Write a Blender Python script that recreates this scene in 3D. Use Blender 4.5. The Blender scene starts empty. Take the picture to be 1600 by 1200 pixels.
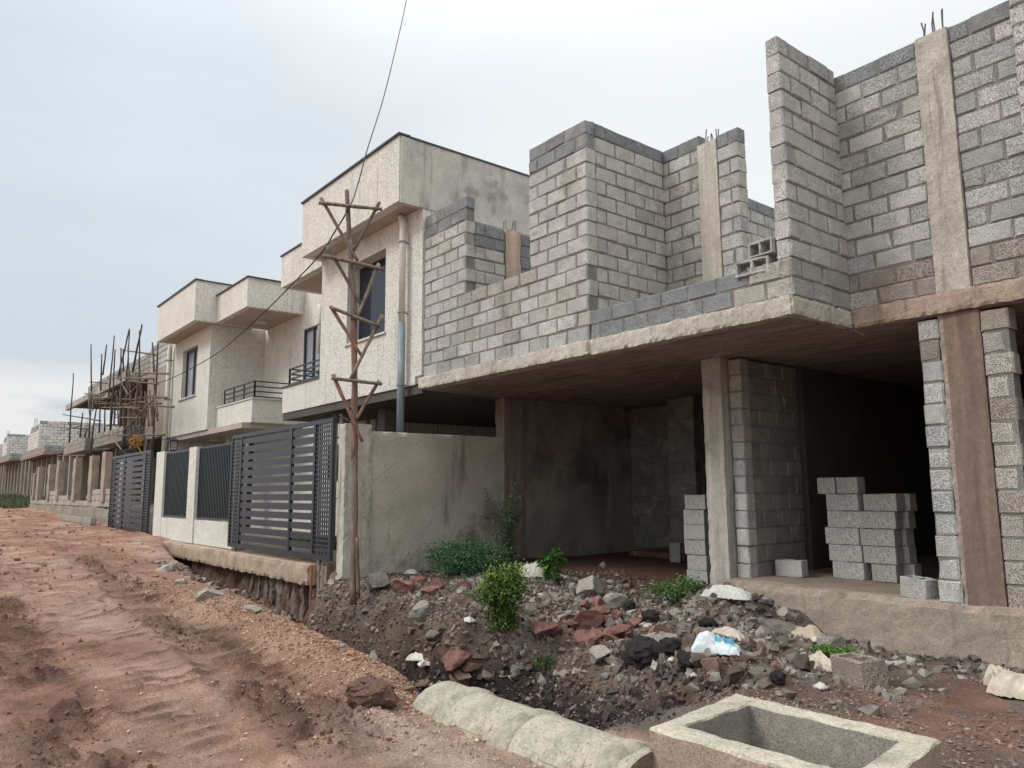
import bpy, math, random
import numpy as np
from mathutils import Vector, noise as mnoise
random.seed(7); rng=np.random.default_rng(7)
scene=bpy.context.scene; COL=scene.collection
R=math.radians
# ------------------------------------------------------------------ camera
FPX=1195.0; PITCH=R(8.08); ROLL=R(-.43); YAW=R(38.7)
_cp,_sp,_cr,_sr,_sa,_ca=math.cos(PITCH),math.sin(PITCH),math.cos(ROLL),math.sin(ROLL),math.sin(YAW),math.cos(YAW)
def ray(px,py):
    u=(px-800)/FPX; v=-(py-600)/FPX
    x=u*_cr-v*_sr; zc=u*_sr+v*_cr
    y=_cp-zc*_sp; z=_sp+zc*_cp
    return Vector((x*_sa-y*_ca, x*_ca+y*_sa, z))
def onY(px,py,Y): r=ray(px,py); return r*(Y/r.y)
def onX(px,py,X): r=ray(px,py); return r*(X/r.x)
cam=bpy.data.cameras.new('camera'); cam.sensor_width=36; cam.lens=FPX/1600*36
cam.clip_start=.05; cam.clip_end=3000
co=bpy.data.objects.new('camera',cam); COL.objects.link(co); scene.camera=co
from mathutils import Matrix
def camdir(x,y,z):   # camera frame (right, forward, up) -> world
    a=x*_cr-z*_sr; zc=x*_sr+z*_cr
    yy=y*_cp-zc*_sp; zz=y*_sp+zc*_cp
    return Vector((a*_sa-yy*_ca, a*_ca+yy*_sa, zz))
rt=camdir(1,0,0); fw=camdir(0,1,0); up=camdir(0,0,1)
co.matrix_world=Matrix(((rt.x,up.x,-fw.x,0),(rt.y,up.y,-fw.y,0),(rt.z,up.z,-fw.z,0),(0,0,0,1)))
# ------------------------------------------------------------------ noise
def _h(ix,iy,s):
    n=(ix*374761393+iy*668265263+s*1442695041)&0xffffffff
    n=((n^(n>>13))*1274126177)&0xffffffff
    return ((n^(n>>16))&0xffff)/65535.0
def vn(x,y,s=0):
    ix=np.floor(x).astype(np.int64); iy=np.floor(y).astype(np.int64)
    fx=x-ix; fy=y-iy; fx=fx*fx*(3-2*fx); fy=fy*fy*(3-2*fy)
    a=_h(ix,iy,s);b=_h(ix+1,iy,s);c=_h(ix,iy+1,s);d=_h(ix+1,iy+1,s)
    return (a+(b-a)*fx)*(1-fy)+(c+(d-c)*fx)*fy-.5
def fbm(x,y,s=0,o=4,g=.5):
    t=0;A=1
    for k in range(o):
        t=t+A*vn(x,y,s+k); x=x*2.03+7.1; y=y*2.03+3.7; A*=g
    return t
def ss(a,b,x):
    t=np.clip((x-a)/(b-a),0,1); return t*t*(3-2*t)
# ------------------------------------------------------------------ terrain
CP=np.array([(-11,6,-1.28),(-11,9,-1.2),(-9.5,5.6,-1.3),(-9,7,-1.22),(-8,9,-1.2),(-8.9,5.2,-1.3),(-7,4.95,-1.32),
(-6,12,-1.2),(-10,12,-1.2),(-6.5,8.1,-1.3),(-6.2,5.9,-1.56),(-5.3,5.2,-1.72),(-6.66,6.56,-1.42),(-5.3,7.3,-1.1),(-4.6,6.2,-1.4),
(-4.2,5.5,-1.42),(-4,6.7,-1.40),(-3.4,6.5,-1.53),(-3,5.6,-1.53),(-2,6,-1.54),(-3,7.9,-1.60),(-1,7.5,-1.52),(-3.9,8,-1.66),
(-2.5,4.8,-1.55),(-1,4.5,-1.55),(2,5,-1.5),(-1.5,3.5,-1.55),(-5,8,-1.32),(-4.4,7.9,-1.60),(-7.5,6.5,-1.32),(-11,4.5,-1.35),(0,9,-1.5),(-8,3.6,-1.45)])
MH=[(-3.02,3.38),(-3.16,4.37),(-1.91,4.39),(-1.77,3.40)]   # manhole outline
def zroad(X): return np.interp(X,[-300,-60,-46,-27,-20,-13,-9,-6,3,50],[-.2,-.4,-.62,-.98,-1.12,-1.33,-1.46,-1.53,-1.55,-1.5])
def zfun(X,Y,fine=True):
    X=np.asarray(X,float); Y=np.asarray(Y,float)
    zr=zroad(X)
    num=0;den=0
    for a,b,c in CP:
        w=1/((X-a)**2+(Y-b)**2+.03)**1.6; num=num+w*c; den=den+w
    yd=num/den
    left=np.interp(X,[-80,-60,-47,-27.5,-26.9,-11],[-.2,-.15,-.35,-.4,-1.0,-1.06])
    wl=ss(-11.35,-11.15,X)
    yard=left*(1-wl)+yd*wl
    ty=np.where(X<-11.25,ss(5.3,5.75,Y),ss(3.4,4.2,Y))
    z=zr*(1-ty)+yard*ty
    # berm and dirt heaps at the trench
    wv=fbm(X*1.3,Y*1.3,11,3)*.35
    z=z+.10*np.exp(-((Y-3.3+.02*(X+8)+wv*.6)/.32)**2)*ss(-13,-10,X)*(1-ss(-5.9,-5.2,X))-.045*ss(-5.3,-4.9,X)*(1-ss(-3.2,-2.9,X))*ss(2.7,3.0,Y)*(1-ss(3.4,3.6,Y))
    z=z+.13*np.exp(-((X+21.3)/.9)**2-((Y-5.0)/.3)**2)
    z=z+.08*np.exp(-((X+24)/3)**2-((Y-4.7)/.4)**2)-.10*ss(-20,-17,X)*(1-ss(-12,-10,X))*ss(3.2,4.6,Y)*(1-ss(5.3,5.5,Y))
    # trench / pit
    Y0=np.interp(X,[-20.5,-17,-13,-8,-5,-3],[5.1,4.6,3.95,3.55,3.25,3.25])+wv*.35
    Yb1=np.interp(X,[-11.5,-11.1,-7,-6.2,-5],[5.38,4.75,4.62,4.9,4.7])+wv*.3*ss(-11.4,-11,X)
    Yb2=np.interp(X,[-11.5,-11.1,-7,-6.2,-5],[5.75,5.25,5.0,5.9,5.7])+wv*.5*ss(-11.4,-11,X)
    S=ss(Y0,Y0+.45,Y)*(1-ss(Yb1,Yb2,Y))*(1-ss(-4.5,-3.45,X+wv))*ss(-20.6,-18.6,X+wv)
    bot=np.interp(X,[-16,-11,-6,-4],[-1.85,-2.15,-2.25,-2.15])+.10*fbm(X*1.7,Y*1.7,31,3)
    z=z*(1-S)+bot*S
    # manhole interior
    inn=(ss(-2.98,-2.94,X)*(1-ss(-2.0,-1.96,X))*ss(3.50,3.54,Y)*(1-ss(4.24,4.28,Y)))
    z=z*(1-inn)+(-2.15)*inn
    road=1-ss(2.9,3.3,Y)
    rough=1-road
    z=z+.016*fbm(X*.8,Y*.8,41,3)*road
    far=ss(-40,-14,X); rib=0*X
    if fine:
        # tyre ruts
        for yc,w,am in ((2.42+.055*(-X-5),.36,1.),(.95+.03*(-X-5),.32,.9)):
            q=(Y-yc+.16*fbm(X*.35,Y*0,51,2))
            band=np.exp(-(q/w)**4)*road
            tr=(X+np.abs(q)*.45+.16*fbm(X*1.1,Y*1.6,52,3))/.165; sw=np.mod(tr,1.); sw=sw*(1-ss(.82,1,sw))/.8
            ms=ss(-.30,.05,fbm(X*.5,Y*1.1,53,3)); cl=ss(-.12,.22,fbm(X*.55,Y*.9,55,2))
            z=z+am*band*(-.035+.085*(sw-.4)*ms*(1-.45*cl)*(.75+1.0*fbm(X*5,Y*5,48,3))+.10*ss(.0,.16,fbm(X*4.2,Y*6.5,54,4,.55))*cl*(.5+1.2*np.abs(fbm(X*11,Y*13,59,3))))*(.5+.5*far)
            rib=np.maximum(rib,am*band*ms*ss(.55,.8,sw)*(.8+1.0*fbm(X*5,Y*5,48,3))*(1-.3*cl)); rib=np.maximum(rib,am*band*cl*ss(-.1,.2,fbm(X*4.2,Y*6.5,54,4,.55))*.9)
            z=z+am*.035*np.exp(-((np.abs(q)-w*1.15)/.07)**2)*road*(.6+1.4*fbm(X*4,Y*4,56,3))*far
        sid=np.exp(-((Y-.35)/.22)**2)+np.exp(-((Y-1.65)/.2)**2)*.8+np.exp(-((Y+.3)/.2)**2)
        s2=np.mod((X+Y*.25+.22*fbm(X,Y*1.3,57,3))/.21,1.); s2=s2*(1-ss(.82,1,s2))/.8; m2=ss(-.15,.15,fbm(X*.7,Y*1.2,58,3))*road
        z=z+.055*np.clip(sid,0,1)*(s2-.4)*(.6+1.2*fbm(X*4,Y*4,47,3))*m2*far
        s3=np.mod((X+Y*.3+.5*fbm(X*.9,Y*1.3,45,3))/.27,1.); s3=s3*(1-ss(.8,1,s3))/.8; m3=ss(.02,.25,fbm(X*3.1,Y*2.0,44,3))*road*far
        z=z+.030*(s3-.4)*m3+.016*fbm(X*8,Y*2.2,43,3)*road*far
        z=z+.024*fbm(X*5,Y*5,61,5,.62)*(.45*road+1.0*rough*(1-ss(8,10,Y)))*(.3+.7*far)
        z=z+(.11*fbm(X*2.6,Y*2.6,62,6,.65)+.05*np.maximum(fbm(X*7,Y*7,68,3),0))*S
        hp=rough*(1-ss(8.3,9.5,Y))*ss(-11.3,-10.8,X)
        z=z+.05*fbm(X*3.2,Y*3.2,63,5,.6)*hp*(1-ss(-4,-3,X))+.02*fbm(X*7,Y*7,65,3)*hp
        z=z+.035*np.maximum(fbm(X*6,Y*6,64,4)-.1,0)*road*ss(2.2,3.0,Y)
        z=z+.09*np.maximum(fbm(X*1.6,Y*2.4,66,4)-.12,0)*road*ss(-60,-12,-X*0+X)*ss(-10,-16,X) if False else z
        z=z+.08*np.maximum(fbm(X*1.2,Y*2.0,67,4),0)*(1-ss(-17,-11,X))*ss(.6,2.6,Y)*(1-ss(5.1,5.3,Y))
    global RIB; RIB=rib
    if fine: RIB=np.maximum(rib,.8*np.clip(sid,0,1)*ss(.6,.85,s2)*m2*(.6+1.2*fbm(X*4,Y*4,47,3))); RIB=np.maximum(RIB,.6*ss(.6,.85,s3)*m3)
    return z,S
def zg(x,y): return float(zfun(np.array([x]),np.array([y]),True)[0][0])
_T=np.concatenate([np.arange(2.5,14,.03),np.arange(14,40,.15),np.arange(40,110,.6)])
def ground(px,py):     # where a view ray meets the ground
    r=ray(px,py); z=zfun(r.x*_T,r.y*_T,False)[0]; k=np.nonzero(r.z*_T<z)[0]
    return r*float(_T[k[0]] if len(k) else 100.)
# ------------------------------------------------------------------ mesh builder
WOFF={}
class MB:
    def __init__(s): s.v=[];s.f=[];s.c=[]
    def add(s,vs,fs,col=(1,1,1)):
        b=len(s.v); s.v.extend([tuple(v) for v in vs])
        for f in fs: s.f.append(tuple(b+i for i in f)); s.c.append(col)
        return s
    def box(s,x0,x1,y0,y1,z0,z1,col=(1,1,1)):
        vs=[(x,y,z) for z in(z0,z1) for y in(y0,y1) for x in(x0,x1)]
        return s.add(vs,[(0,2,3,1),(4,5,7,6),(0,1,5,4),(2,6,7,3),(0,4,6,2),(1,3,7,5)],col)
    def bar(s,p,q,w,h=None,col=(1,1,1),upv=(0,0,1)):
        p=Vector(p);q=Vector(q);h=h or w;d=(q-p).normalized();u=Vector(upv)
        if abs(d.dot(u))>.95:u=Vector((0,1,0))
        a=d.cross(u).normalized()*w/2;b=a.cross(d).normalized()*h/2
        vs=[p-a-b,p+a-b,p+a+b,p-a+b,q-a-b,q+a-b,q+a+b,q-a+b]
        return s.add(vs,[(0,3,2,1),(4,5,6,7),(0,1,5,4),(1,2,6,5),(2,3,7,6),(3,0,4,7)],col)
    def tube(s,pts,r,n=8,col=(1,1,1),wob=0,cap=True):
        pts=[Vector(p) for p in pts]; k=len(pts); rs=r if isinstance(r,(list,tuple)) else [r]*k
        vs=[];t0=None
        for i,p in enumerate(pts):
            d=(pts[min(i+1,k-1)]-pts[max(i-1,0)]).normalized()
            if t0 is None:
                t0=d.cross(Vector((.3,.5,.81) if abs(d.z)<.9 else (1,.1,0))).normalized()
            t0=(t0-d*t0.dot(d)).normalized(); b=d.cross(t0)
            for j in range(n):
                a=2*math.pi*j/n; rr=rs[i]*(1+wob*(random.random()-.5))
                vs.append(p+t0*math.cos(a)*rr+b*math.sin(a)*rr)
        fs=[(i*n+j,i*n+(j+1)%n,(i+1)*n+(j+1)%n,(i+1)*n+j) for i in range(k-1) for j in range(n)]
        if cap: fs+= [tuple(range(n))[::-1],tuple((k-1)*n+j for j in range(n))]
        return s.add(vs,fs,col)
    def pole(s,p,q,r,r2=None,seg=8,bend=.012,col=(1,1,1),n=8):
        p=Vector(p);q=Vector(q);L=(q-p).length;r2=r2 or r*.8;o=random.random()*50
        pts=[];rs=[]
        for i in range(seg+1):
            t=i/seg; e=math.sin(math.pi*t)
            pts.append(p.lerp(q,t)+Vector((mnoise.noise(Vector((o,t*3,0))),mnoise.noise(Vector((o,t*3,9))),0))*bend*L*e); rs.append((r+(r2-r)*t)*(1+.18*(random.random()-.5)))
        return s.tube(pts,rs,n,col,.12)
    def rough(s,x0,x1,y0,y1,z0,z1,seg=.06,amp=.01,fr=6,col=(1,1,1),jag=0,colf=None):
        # closed box with a weathered, slightly uneven skin
        nx=max(1,round((x1-x0)/seg));ny=max(1,round((y1-y0)/seg));nz=max(1,round((z1-z0)/seg))
        idx={};vs=[]
        def g(i,j,k):
            key=(i,j,k)
            if key not in idx:
                p=Vector((x0+(x1-x0)*i/nx,y0+(y1-y0)*j/ny,z0+(z1-z0)*k/nz))
                d=mnoise.noise_vector(p*fr)*amp+mnoise.noise_vector(p*fr*3.1)*amp*.45
                if jag:
                    e=(i in(0,nx))+(j in(0,ny))+(k in(0,nz))
                    if e>=2:
                        c=Vector(((x0+x1)/2,(y0+y1)/2,(z0+z1)/2))-p
                        m=abs(mnoise.noise(p*fr*1.7))*jag
                        d+=Vector((math.copysign(m,c.x) if i in(0,nx) else 0,math.copysign(m,c.y) if j in(0,ny) else 0,math.copysign(m,c.z) if k in(0,nz) else 0))
                idx[key]=len(vs);vs.append(p+d)
            return idx[key]
        fs=[]
        for i in range(nx):
            for j in range(ny):
                fs.append((g(i,j,0),g(i,j+1,0),g(i+1,j+1,0),g(i+1,j,0)));fs.append((g(i,j,nz),g(i+1,j,nz),g(i+1,j+1,nz),g(i,j+1,nz)))
            for k in range(nz):
                fs.append((g(i,0,k),g(i+1,0,k),g(i+1,0,k+1),g(i,0,k+1)));fs.append((g(i,ny,k),g(i,ny,k+1),g(i+1,ny,k+1),g(i+1,ny,k)))
        for j in range(ny):
            for k in range(nz):
                fs.append((g(0,j,k),g(0,j,k+1),g(0,j+1,k+1),g(0,j+1,k)));fs.append((g(nx,j,k),g(nx,j+1,k),g(nx,j+1,k+1),g(nx,j,k+1)))
        return s.add(vs,fs,col)
    def build(s,name,mat,parent=None,smooth=False,origin=None):
        off=Vector(WOFF.get(parent.name,(0,0,0))) if parent else Vector(origin or (0,0,0))
        me=bpy.data.meshes.new(name)
        V=np.array(s.v,dtype=np.float64)-np.array(off)
        me.from_pydata(V.tolist(),[],s.f); 
        ca=me.color_attributes.new('Col','FLOAT_COLOR','CORNER')
        cnt=np.array([len(f) for f in s.f]); cc=np.ones((len(s.f),4)); cc[:,:3]=np.array(s.c)
        ca.data.foreach_set('color',np.repeat(cc,cnt,axis=0).astype(np.float32).ravel())
        me.materials.append(mat)
        if smooth: me.polygons.foreach_set('use_smooth',[True]*len(me.polygons))
        me.update()
        o=bpy.data.objects.new(name,me); COL.objects.link(o)
        if parent: o.parent=parent; WOFF[o.name]=tuple(off)
        else: o.location=off
        return o
def tag(o,label,cat,group=None,kind=None):
    if label:o['label']=label
    if cat:o['category']=cat
    if group:o['group']=group
    if kind:o['kind']=kind
    return o
def thing(name,label,cat,loc,group=None):
    o=bpy.data.objects.new(name,None); o.empty_display_size=.3; COL.objects.link(o); o.location=loc
    WOFF[o.name]=tuple(loc); return tag(o,label,cat,group)
def dup(root,loc,rz=0,sc=1,label=None,group=None,rot=None):
    r=root.copy(); COL.objects.link(r); r.location=loc; r.rotation_euler=rot or (0,0,rz)
    r.scale=(sc,sc,sc) if not isinstance(sc,tuple) else sc
    if label:r['label']=label
    if group:r['group']=group
    for c in root.children:
        d=c.copy(); COL.objects.link(d); d.parent=r
    return r
# ------------------------------------------------------------------ materials
def M(name,base=(1,1,1),rough=.9,attr=False,var=(.75,1.2),vs=3.,bumps=((40,.01,.5),),stretch=(1,1,1),pits=None,stains=None,spec=.3,metal=0,rnd=0,fine=None,cracks=None):
    m=bpy.data.materials.new(name); m.use_nodes=True; N=m.node_tree; n=N.nodes; L=N.links
    b=n['Principled BSDF']; b.inputs['Roughness'].default_value=rough; b.inputs['Specular IOR Level'].default_value=spec; b.inputs['Metallic'].default_value=metal
    tc=n.new('ShaderNodeTexCoord'); mp=n.new('ShaderNodeMapping'); mp.inputs['Scale'].default_value=stretch; L.new(tc.outputs['Object'],mp.inputs[0]); P=mp.outputs[0]
    def nz(sc,det=5,ro=.6,src=P):
        t=n.new('ShaderNodeTexNoise'); t.inputs['Scale'].default_value=sc; t.inputs['Detail'].default_value=det; t.inputs['Roughness'].default_value=ro; L.new(src,t.inputs['Vector']); return t.outputs['Fac']
    def mr(src,a,bb,c,d):
        t=n.new('ShaderNodeMapRange'); t.inputs[1].default_value=a;t.inputs[2].default_value=bb;t.inputs[3].default_value=c;t.inputs[4].default_value=d; L.new(src,t.inputs[0]); return t.outputs[0]
    def mul(c,f):
        t=n.new('ShaderNodeMix'); t.data_type='RGBA'; t.blend_type='MULTIPLY'; t.inputs[0].default_value=1; L.new(c,t.inputs[6]); L.new(f,t.inputs[7]); return t.outputs[2]
    def mix(f,c,col):
        t=n.new('ShaderNodeMix'); t.data_type='RGBA'; L.new(f,t.inputs[0]); L.new(c,t.inputs[6]); t.inputs[7].default_value=(*col,1); return t.outputs[2]
    if attr:
        a=n.new('ShaderNodeAttribute'); a.attribute_name='Col'; c=a.outputs['Color']
        if base!=(1,1,1):
            t=n.new('ShaderNodeRGB'); t.outputs[0].default_value=(*base,1); c=mul(c,t.outputs[0])
    else:
        t=n.new('ShaderNodeRGB'); t.outputs[0].default_value=(*base,1); c=t.outputs[0]
    c=mul(c,mr(nz(vs),.3,.7,*var))
    if fine: c=mul(c,mr(nz(fine[0],3,.7,tc.outputs['Object']),.3,.7,fine[1],fine[2]))
    if stains:
        for (st,sc,lo,hi,col) in stains:
            q=n.new('ShaderNodeMapping'); q.inputs['Scale'].default_value=st; L.new(tc.outputs['Object'],q.inputs[0])
            c=mix(mr(nz(sc,6,.6,q.outputs[0]),lo,hi,0,.85),c,col)
    if rnd:
        oi=n.new('ShaderNodeObjectInfo'); c=mul(c,mr(oi.outputs['Random'],0,1,1-rnd,1+rnd))
    h=None
    def addh(src,am):
        nonlocal h
        t=n.new('ShaderNodeMath'); t.operation='MULTIPLY_ADD'; L.new(src,t.inputs[0]); t.inputs[1].default_value=am
        if h is None: t.inputs[2].default_value=0
        else: L.new(h,t.inputs[2])
        h=t.outputs[0]
    for sc,am,ro in bumps: addh(nz(sc,5,ro),am)
    if pits:
        sc,lo,hi,dark,dep=pits
        v=nz(sc,2,.5,tc.outputs['Object']); f=mr(v,lo,hi,0,1)
        c=mul(c,mr(v,lo,hi,1,dark)); addh(f,-dep)
    if cracks:
        v=n.new('ShaderNodeTexVoronoi'); v.feature='DISTANCE_TO_EDGE'; v.inputs['Scale'].default_value=cracks[0]
        w=n.new('ShaderNodeMix'); w.data_type='RGBA'; w.inputs[0].default_value=.12; L.new(tc.outputs['Object'],w.inputs[6])
        t=n.new('ShaderNodeTexNoise'); t.inputs['Scale'].default_value=3; t.inputs['Detail'].default_value=6; L.new(tc.outputs['Object'],t.inputs['Vector']); L.new(t.outputs['Color'],w.inputs[7]); L.new(w.outputs[2],v.inputs['Vector'])
        f=mr(v.outputs['Distance'],0,cracks[1],.45,1); 
        g=mr(nz(1.3,3,.5,tc.outputs['Object']),.48,.56,0,1)
        k=n.new('ShaderNodeMath'); k.operation='MAXIMUM'; L.new(f,k.inputs[0]); i=n.new('ShaderNodeMath'); i.operation='SUBTRACT'; i.inputs[0].default_value=1; L.new(g,i.inputs[1]); L.new(i.outputs[0],k.inputs[1])
        c=mul(c,k.outputs[0]); addh(k.outputs[0],.004)
    if h is not None:
        bp=n.new('ShaderNodeBump'); bp.inputs['Strength'].default_value=1; bp.inputs['Distance'].default_value=1; L.new(h,bp.inputs['Height']); L.new(bp.outputs[0],b.inputs['Normal'])
    L.new(c,b.inputs['Base Color'])
    return m
m_soil=M('soil',attr=True,rough=.95,var=(.72,1.25),vs=1.7,bumps=((6,.02,.6),(26,.050,.7),(80,.020,.65)),fine=(55,.66,1.34),spec=.15)
m_block=M('block',attr=True,var=(.82,1.12),vs=5,bumps=((22,.008,.6),(130,.0035,.6)),pits=(118,.50,.64,.46,.007),stains=(((1,1,1),3.2,.56,.70,(.44,.43,.40)),((1,1,.5),1.1,.60,.75,(.30,.27,.235))),spec=.1)
m_blockfar=M('block_far',attr=True,var=(.8,1.15),vs=2,bumps=((20,.01,.6),),spec=.1)
m_stucco=M('stucco',(.77,.752,.685),var=(.93,1.05),vs=2.5,bumps=((34,.034,.6),(90,.010,.6),(12,.006,.5)),pits=(34,.48,.66,.70,.014),stains=(((13,13,.30),1.4,.60,.72,(.34,.32,.275)),((4,4,.28),1.3,.58,.80,(.42,.395,.33)),((1,1,1),.6,.60,.85,(.54,.50,.42))),spec=.15)
m_weather=M('weathered_render',(.52,.51,.46),var=(.75,1.15),vs=1.8,bumps=((14,.012,.6),(60,.005,.6)),stains=(((3,3,.3),1.1,.52,.68,(.20,.19,.165)),((1,1,1),1.4,.54,.64,(.28,.27,.24))),pits=(60,.56,.7,.7,.003),spec=.15)
m_conc=M('concrete',attr=True,var=(.78,1.18),vs=2.2,bumps=((12,.010,.6),(70,.004,.6)),stains=(((2,2,.5),1.5,.55,.75,(.22,.19,.16)),((1,1,1),5,.58,.70,(.30,.265,.22)),((6,6,.4),1.5,.6,.72,(.19,.165,.14))),fine=(45,.78,1.18),pits=(120,.56,.7,.7,.003),spec=.15)
m_form=M('formed_concrete',attr=True,var=(.75,1.2),vs=1.5,stretch=(9,9,.6),bumps=((6,.008,.6),),fine=(30,.85,1.12),stains=(((1,1,1),1.3,.6,.75,(.2,.13,.10)),),spec=.15)
m_plastshade=M('shaded_damp_plaster',(.27,.245,.215),var=(.7,1.2),vs=1.3,bumps=((9,.006,.6),(45,.009,.6)),stains=(((1,1,1),.9,.52,.66,(.10,.085,.075)),((2.5,2.5,.5),.9,.58,.7,(.36,.33,.29))),spec=.12)  # plaster darkened to carry the shade under the slab, plus damp stains
m_soffit=M('slab_soffit',(.34,.265,.235),var=(.65,1.25),vs=2,stretch=(1,3.5,3.5),bumps=((5,.010,.6),),fine=(14,.8,1.15),stains=(((.5,3,3),1.1,.60,.72,(.07,.045,.04)),),spec=.15)
m_soffit2=M('painted_soffit',(.42,.36,.31),var=(.9,1.08),vs=2,bumps=((30,.003,.6),),spec=.15)
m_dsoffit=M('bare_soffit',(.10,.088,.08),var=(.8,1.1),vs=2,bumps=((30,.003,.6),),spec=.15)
m_plast=M('rough_plaster',(.56,.525,.45),var=(.78,1.15),vs=1.3,bumps=((9,.005,.6),(45,.009,.6)),stains=(((1,1,1),.9,.55,.68,(.19,.155,.125)),((2.5,2.5,.5),.9,.58,.7,(.25,.21,.17))),pits=(60,.52,.66,.7,.005),cracks=(.9,.004),spec=.12)
m_metal=M('navy_metal',(.020,.026,.037),rough=.42,var=(.85,1.2),vs=6,bumps=((60,.0006,.5),),spec=.5,stains=(((1,1,1),9,.66,.74,(.10,.085,.075)),))
m_grille=M('teal_metal',(.016,.030,.036),rough=.4,var=(.85,1.2),vs=6,bumps=((60,.0006,.5),),spec=.5)
m_flash=M('roof_flashing',(.05,.06,.075),rough=.5,var=(.8,1.2),bumps=((30,.001,.5),))
m_wood=M('weathered_wood',attr=True,base=(.20,.172,.150),var=(.5,1.35),vs=4,stretch=(6,6,.9),bumps=((9,.006,.6),(30,.002,.6)),spec=.15)
m_glass=M('dark_pane',(.012,.016,.030),rough=.12,var=(.9,1.1),bumps=((3,.0008,.5),),spec=.4)
m_curt=M('curtain_pane',(.36,.40,.45),rough=.25,var=(.6,1.2),vs=5,stretch=(3,3,.2),bumps=((8,.002,.5),),spec=.6)
m_pipeC=M('cream_pvc',(.60,.57,.49),rough=.5,var=(.9,1.05),bumps=((30,.001,.5),),stains=(((6,6,1),1.5,.62,.75,(.36,.33,.28)),))
m_pipeG=M('grey_pvc',(.20,.24,.26),rough=.5,var=(.85,1.15),bumps=((30,.001,.5),),stains=(((6,6,.7),2,.6,.72,(.36,.38,.36)),))
m_steel=M('rebar_steel',(.13,.10,.095),rough=.7,var=(.7,1.3),bumps=((50,.002,.5),))
m_rock=M('rubble_rock',attr=True,var=(.7,1.25),vs=9,bumps=((24,.012,.65),(90,.004,.6)),fine=(60,.8,1.2),rnd=.28,spec=.12)
m_red=M('red_rock',(.23,.12,.10),var=(.65,1.35),vs=8,bumps=((24,.010,.65),(90,.003,.6)),rnd=.25,spec=.15)
m_clod=M('black_clod',(.036,.032,.031),var=(.6,1.6),vs=12,bumps=((20,.03,.7),(60,.012,.7)),spec=.3,rough=.75)
m_mud=M('mud_clod',(.20,.125,.095),var=(.6,1.3),vs=9,bumps=((20,.02,.7),(60,.008,.7)),spec=.1)
m_leaf=M('leaf',attr=True,rough=.55,var=(.7,1.3),vs=6,bumps=((40,.001,.5),),spec=.3)
m_stem=M('stem',(.07,.08,.035),var=(.7,1.2))
m_sack=M('woven_sack',attr=True,rough=.6,var=(.8,1.1),vs=9,bumps=((22,.008,.6),(150,.001,.5)),spec=.3,stains=(((1,1,1),4,.6,.75,(.36,.29,.23)),))
m_blue=M('blue_print',(.10,.34,.52),var=(.8,1.2),bumps=((22,.004,.5),))
m_rope=M('yellow_rope',(.62,.36,.05),var=(.7,1.2),vs=20,bumps=((80,.003,.5),))
m_cable=M('black_cable',(.02,.02,.022),rough=.6,bumps=())
m_pipe=M('culvert_concrete',(.40,.365,.295),var=(.7,1.18),vs=4,bumps=((8,.010,.6),(50,.008,.6)),fine=(38,.78,1.2),stains=(((1,1,1),2.2,.53,.68,(.27,.19,.135)),((1,1,1),3.6,.54,.68,(.25,.245,.21))),cracks=(3.0,.010),pits=(50,.6,.72,.6,.004),spec=.12)
m_collar=M('collar_mortar',(.34,.31,.25),var=(.6,1.25),vs=7,bumps=((10,.02,.65),(40,.008,.6)),fine=(30,.8,1.2),spec=.1)
m_lamp=M('lantern_black',(.02,.02,.024),rough=.4,bumps=())
m_lglass=M('lantern_glass',(.35,.35,.33),rough=.2,bumps=())
m_light=M('ceiling_light_glass',(.5,.49,.46),rough=.3,bumps=())
# ------------------------------------------------------------------ ground sheet
def steps(segs):
    o=[segs[0][0]]
    for a,b,h in segs:
        n=max(1,round(abs(b-a)/h)); o+= [a+(b-a)*(i+1)/n for i in range(n)]
    return np.array(o)
gx=steps([(-900,-300,100),(-300,-100,20),(-100,-45,1.2),(-45,-22,.16),(-22,-12,.06),(-12,-2.6,.0235),(-2.6,1,.05),(1,6,.4),(6,40,5),(40,400,60)])
gy=steps([(-500,-60,60),(-60,-8,6),(-8,-1,.4),(-1,.6,.08),(.6,7.0,.0235),(7,9,.05),(9,13,.12),(13,40,2),(40,500,60)])
XX,YY=np.meshgrid(gx,gy,indexing='ij')
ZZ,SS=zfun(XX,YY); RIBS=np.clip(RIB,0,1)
nx,ny=XX.shape
me=bpy.data.meshes.new('ground')
V=np.stack([XX,YY,ZZ],-1).reshape(-1,3)
ii,jj=np.meshgrid(np.arange(nx-1),np.arange(ny-1),indexing='ij'); q=(ii*ny+jj).ravel()
F=np.stack([q,q+ny,q+ny+1,q+1],-1)
me.vertices.add(len(V)); me.vertices.foreach_set('co',V.ravel()); me.loops.add(F.size); me.loops.foreach_set('vertex_index',F.ravel().astype(np.int32))
me.polygons.add(len(F)); me.polygons.foreach_set('loop_start',np.arange(0,F.size,4,dtype=np.int32)); me.polygons.foreach_set('loop_total',np.full(len(F),4,dtype=np.int32))
me.update(calc_edges=True)
def lerpc(a,b,t): return a*(1-t[...,None])+np.array(b)*t[...,None]
C=np.zeros(XX.shape+(3,))+np.array((.41,.272,.208))
n1=fbm(XX*.6,YY*1.1,71,4); n2=fbm(XX*2.3,YY*2.9,72,4); n3=fbm(XX*7,YY*7,73,3)
C=lerpc(C,(.30,.165,.115),ss(-.05,.45,n1)*.8)
C=lerpc(C,(.42,.30,.235),ss(.05,.5,-n1)*.7)
rb=np.exp(-((YY-2.42-.055*(-XX-5))/.45)**2)+.8*np.exp(-((YY-.95-.03*(-XX-5))/.38)**2)
C=lerpc(C,(.175,.098,.076),np.clip(rb*(.35+.65*ss(-.3,.2,n2+.1))*.5,0,1))
C=lerpc(C,(.125,.070,.055),RIBS)  # damp mud tone on ribs, also painting the shaded side of tread ridges
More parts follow.
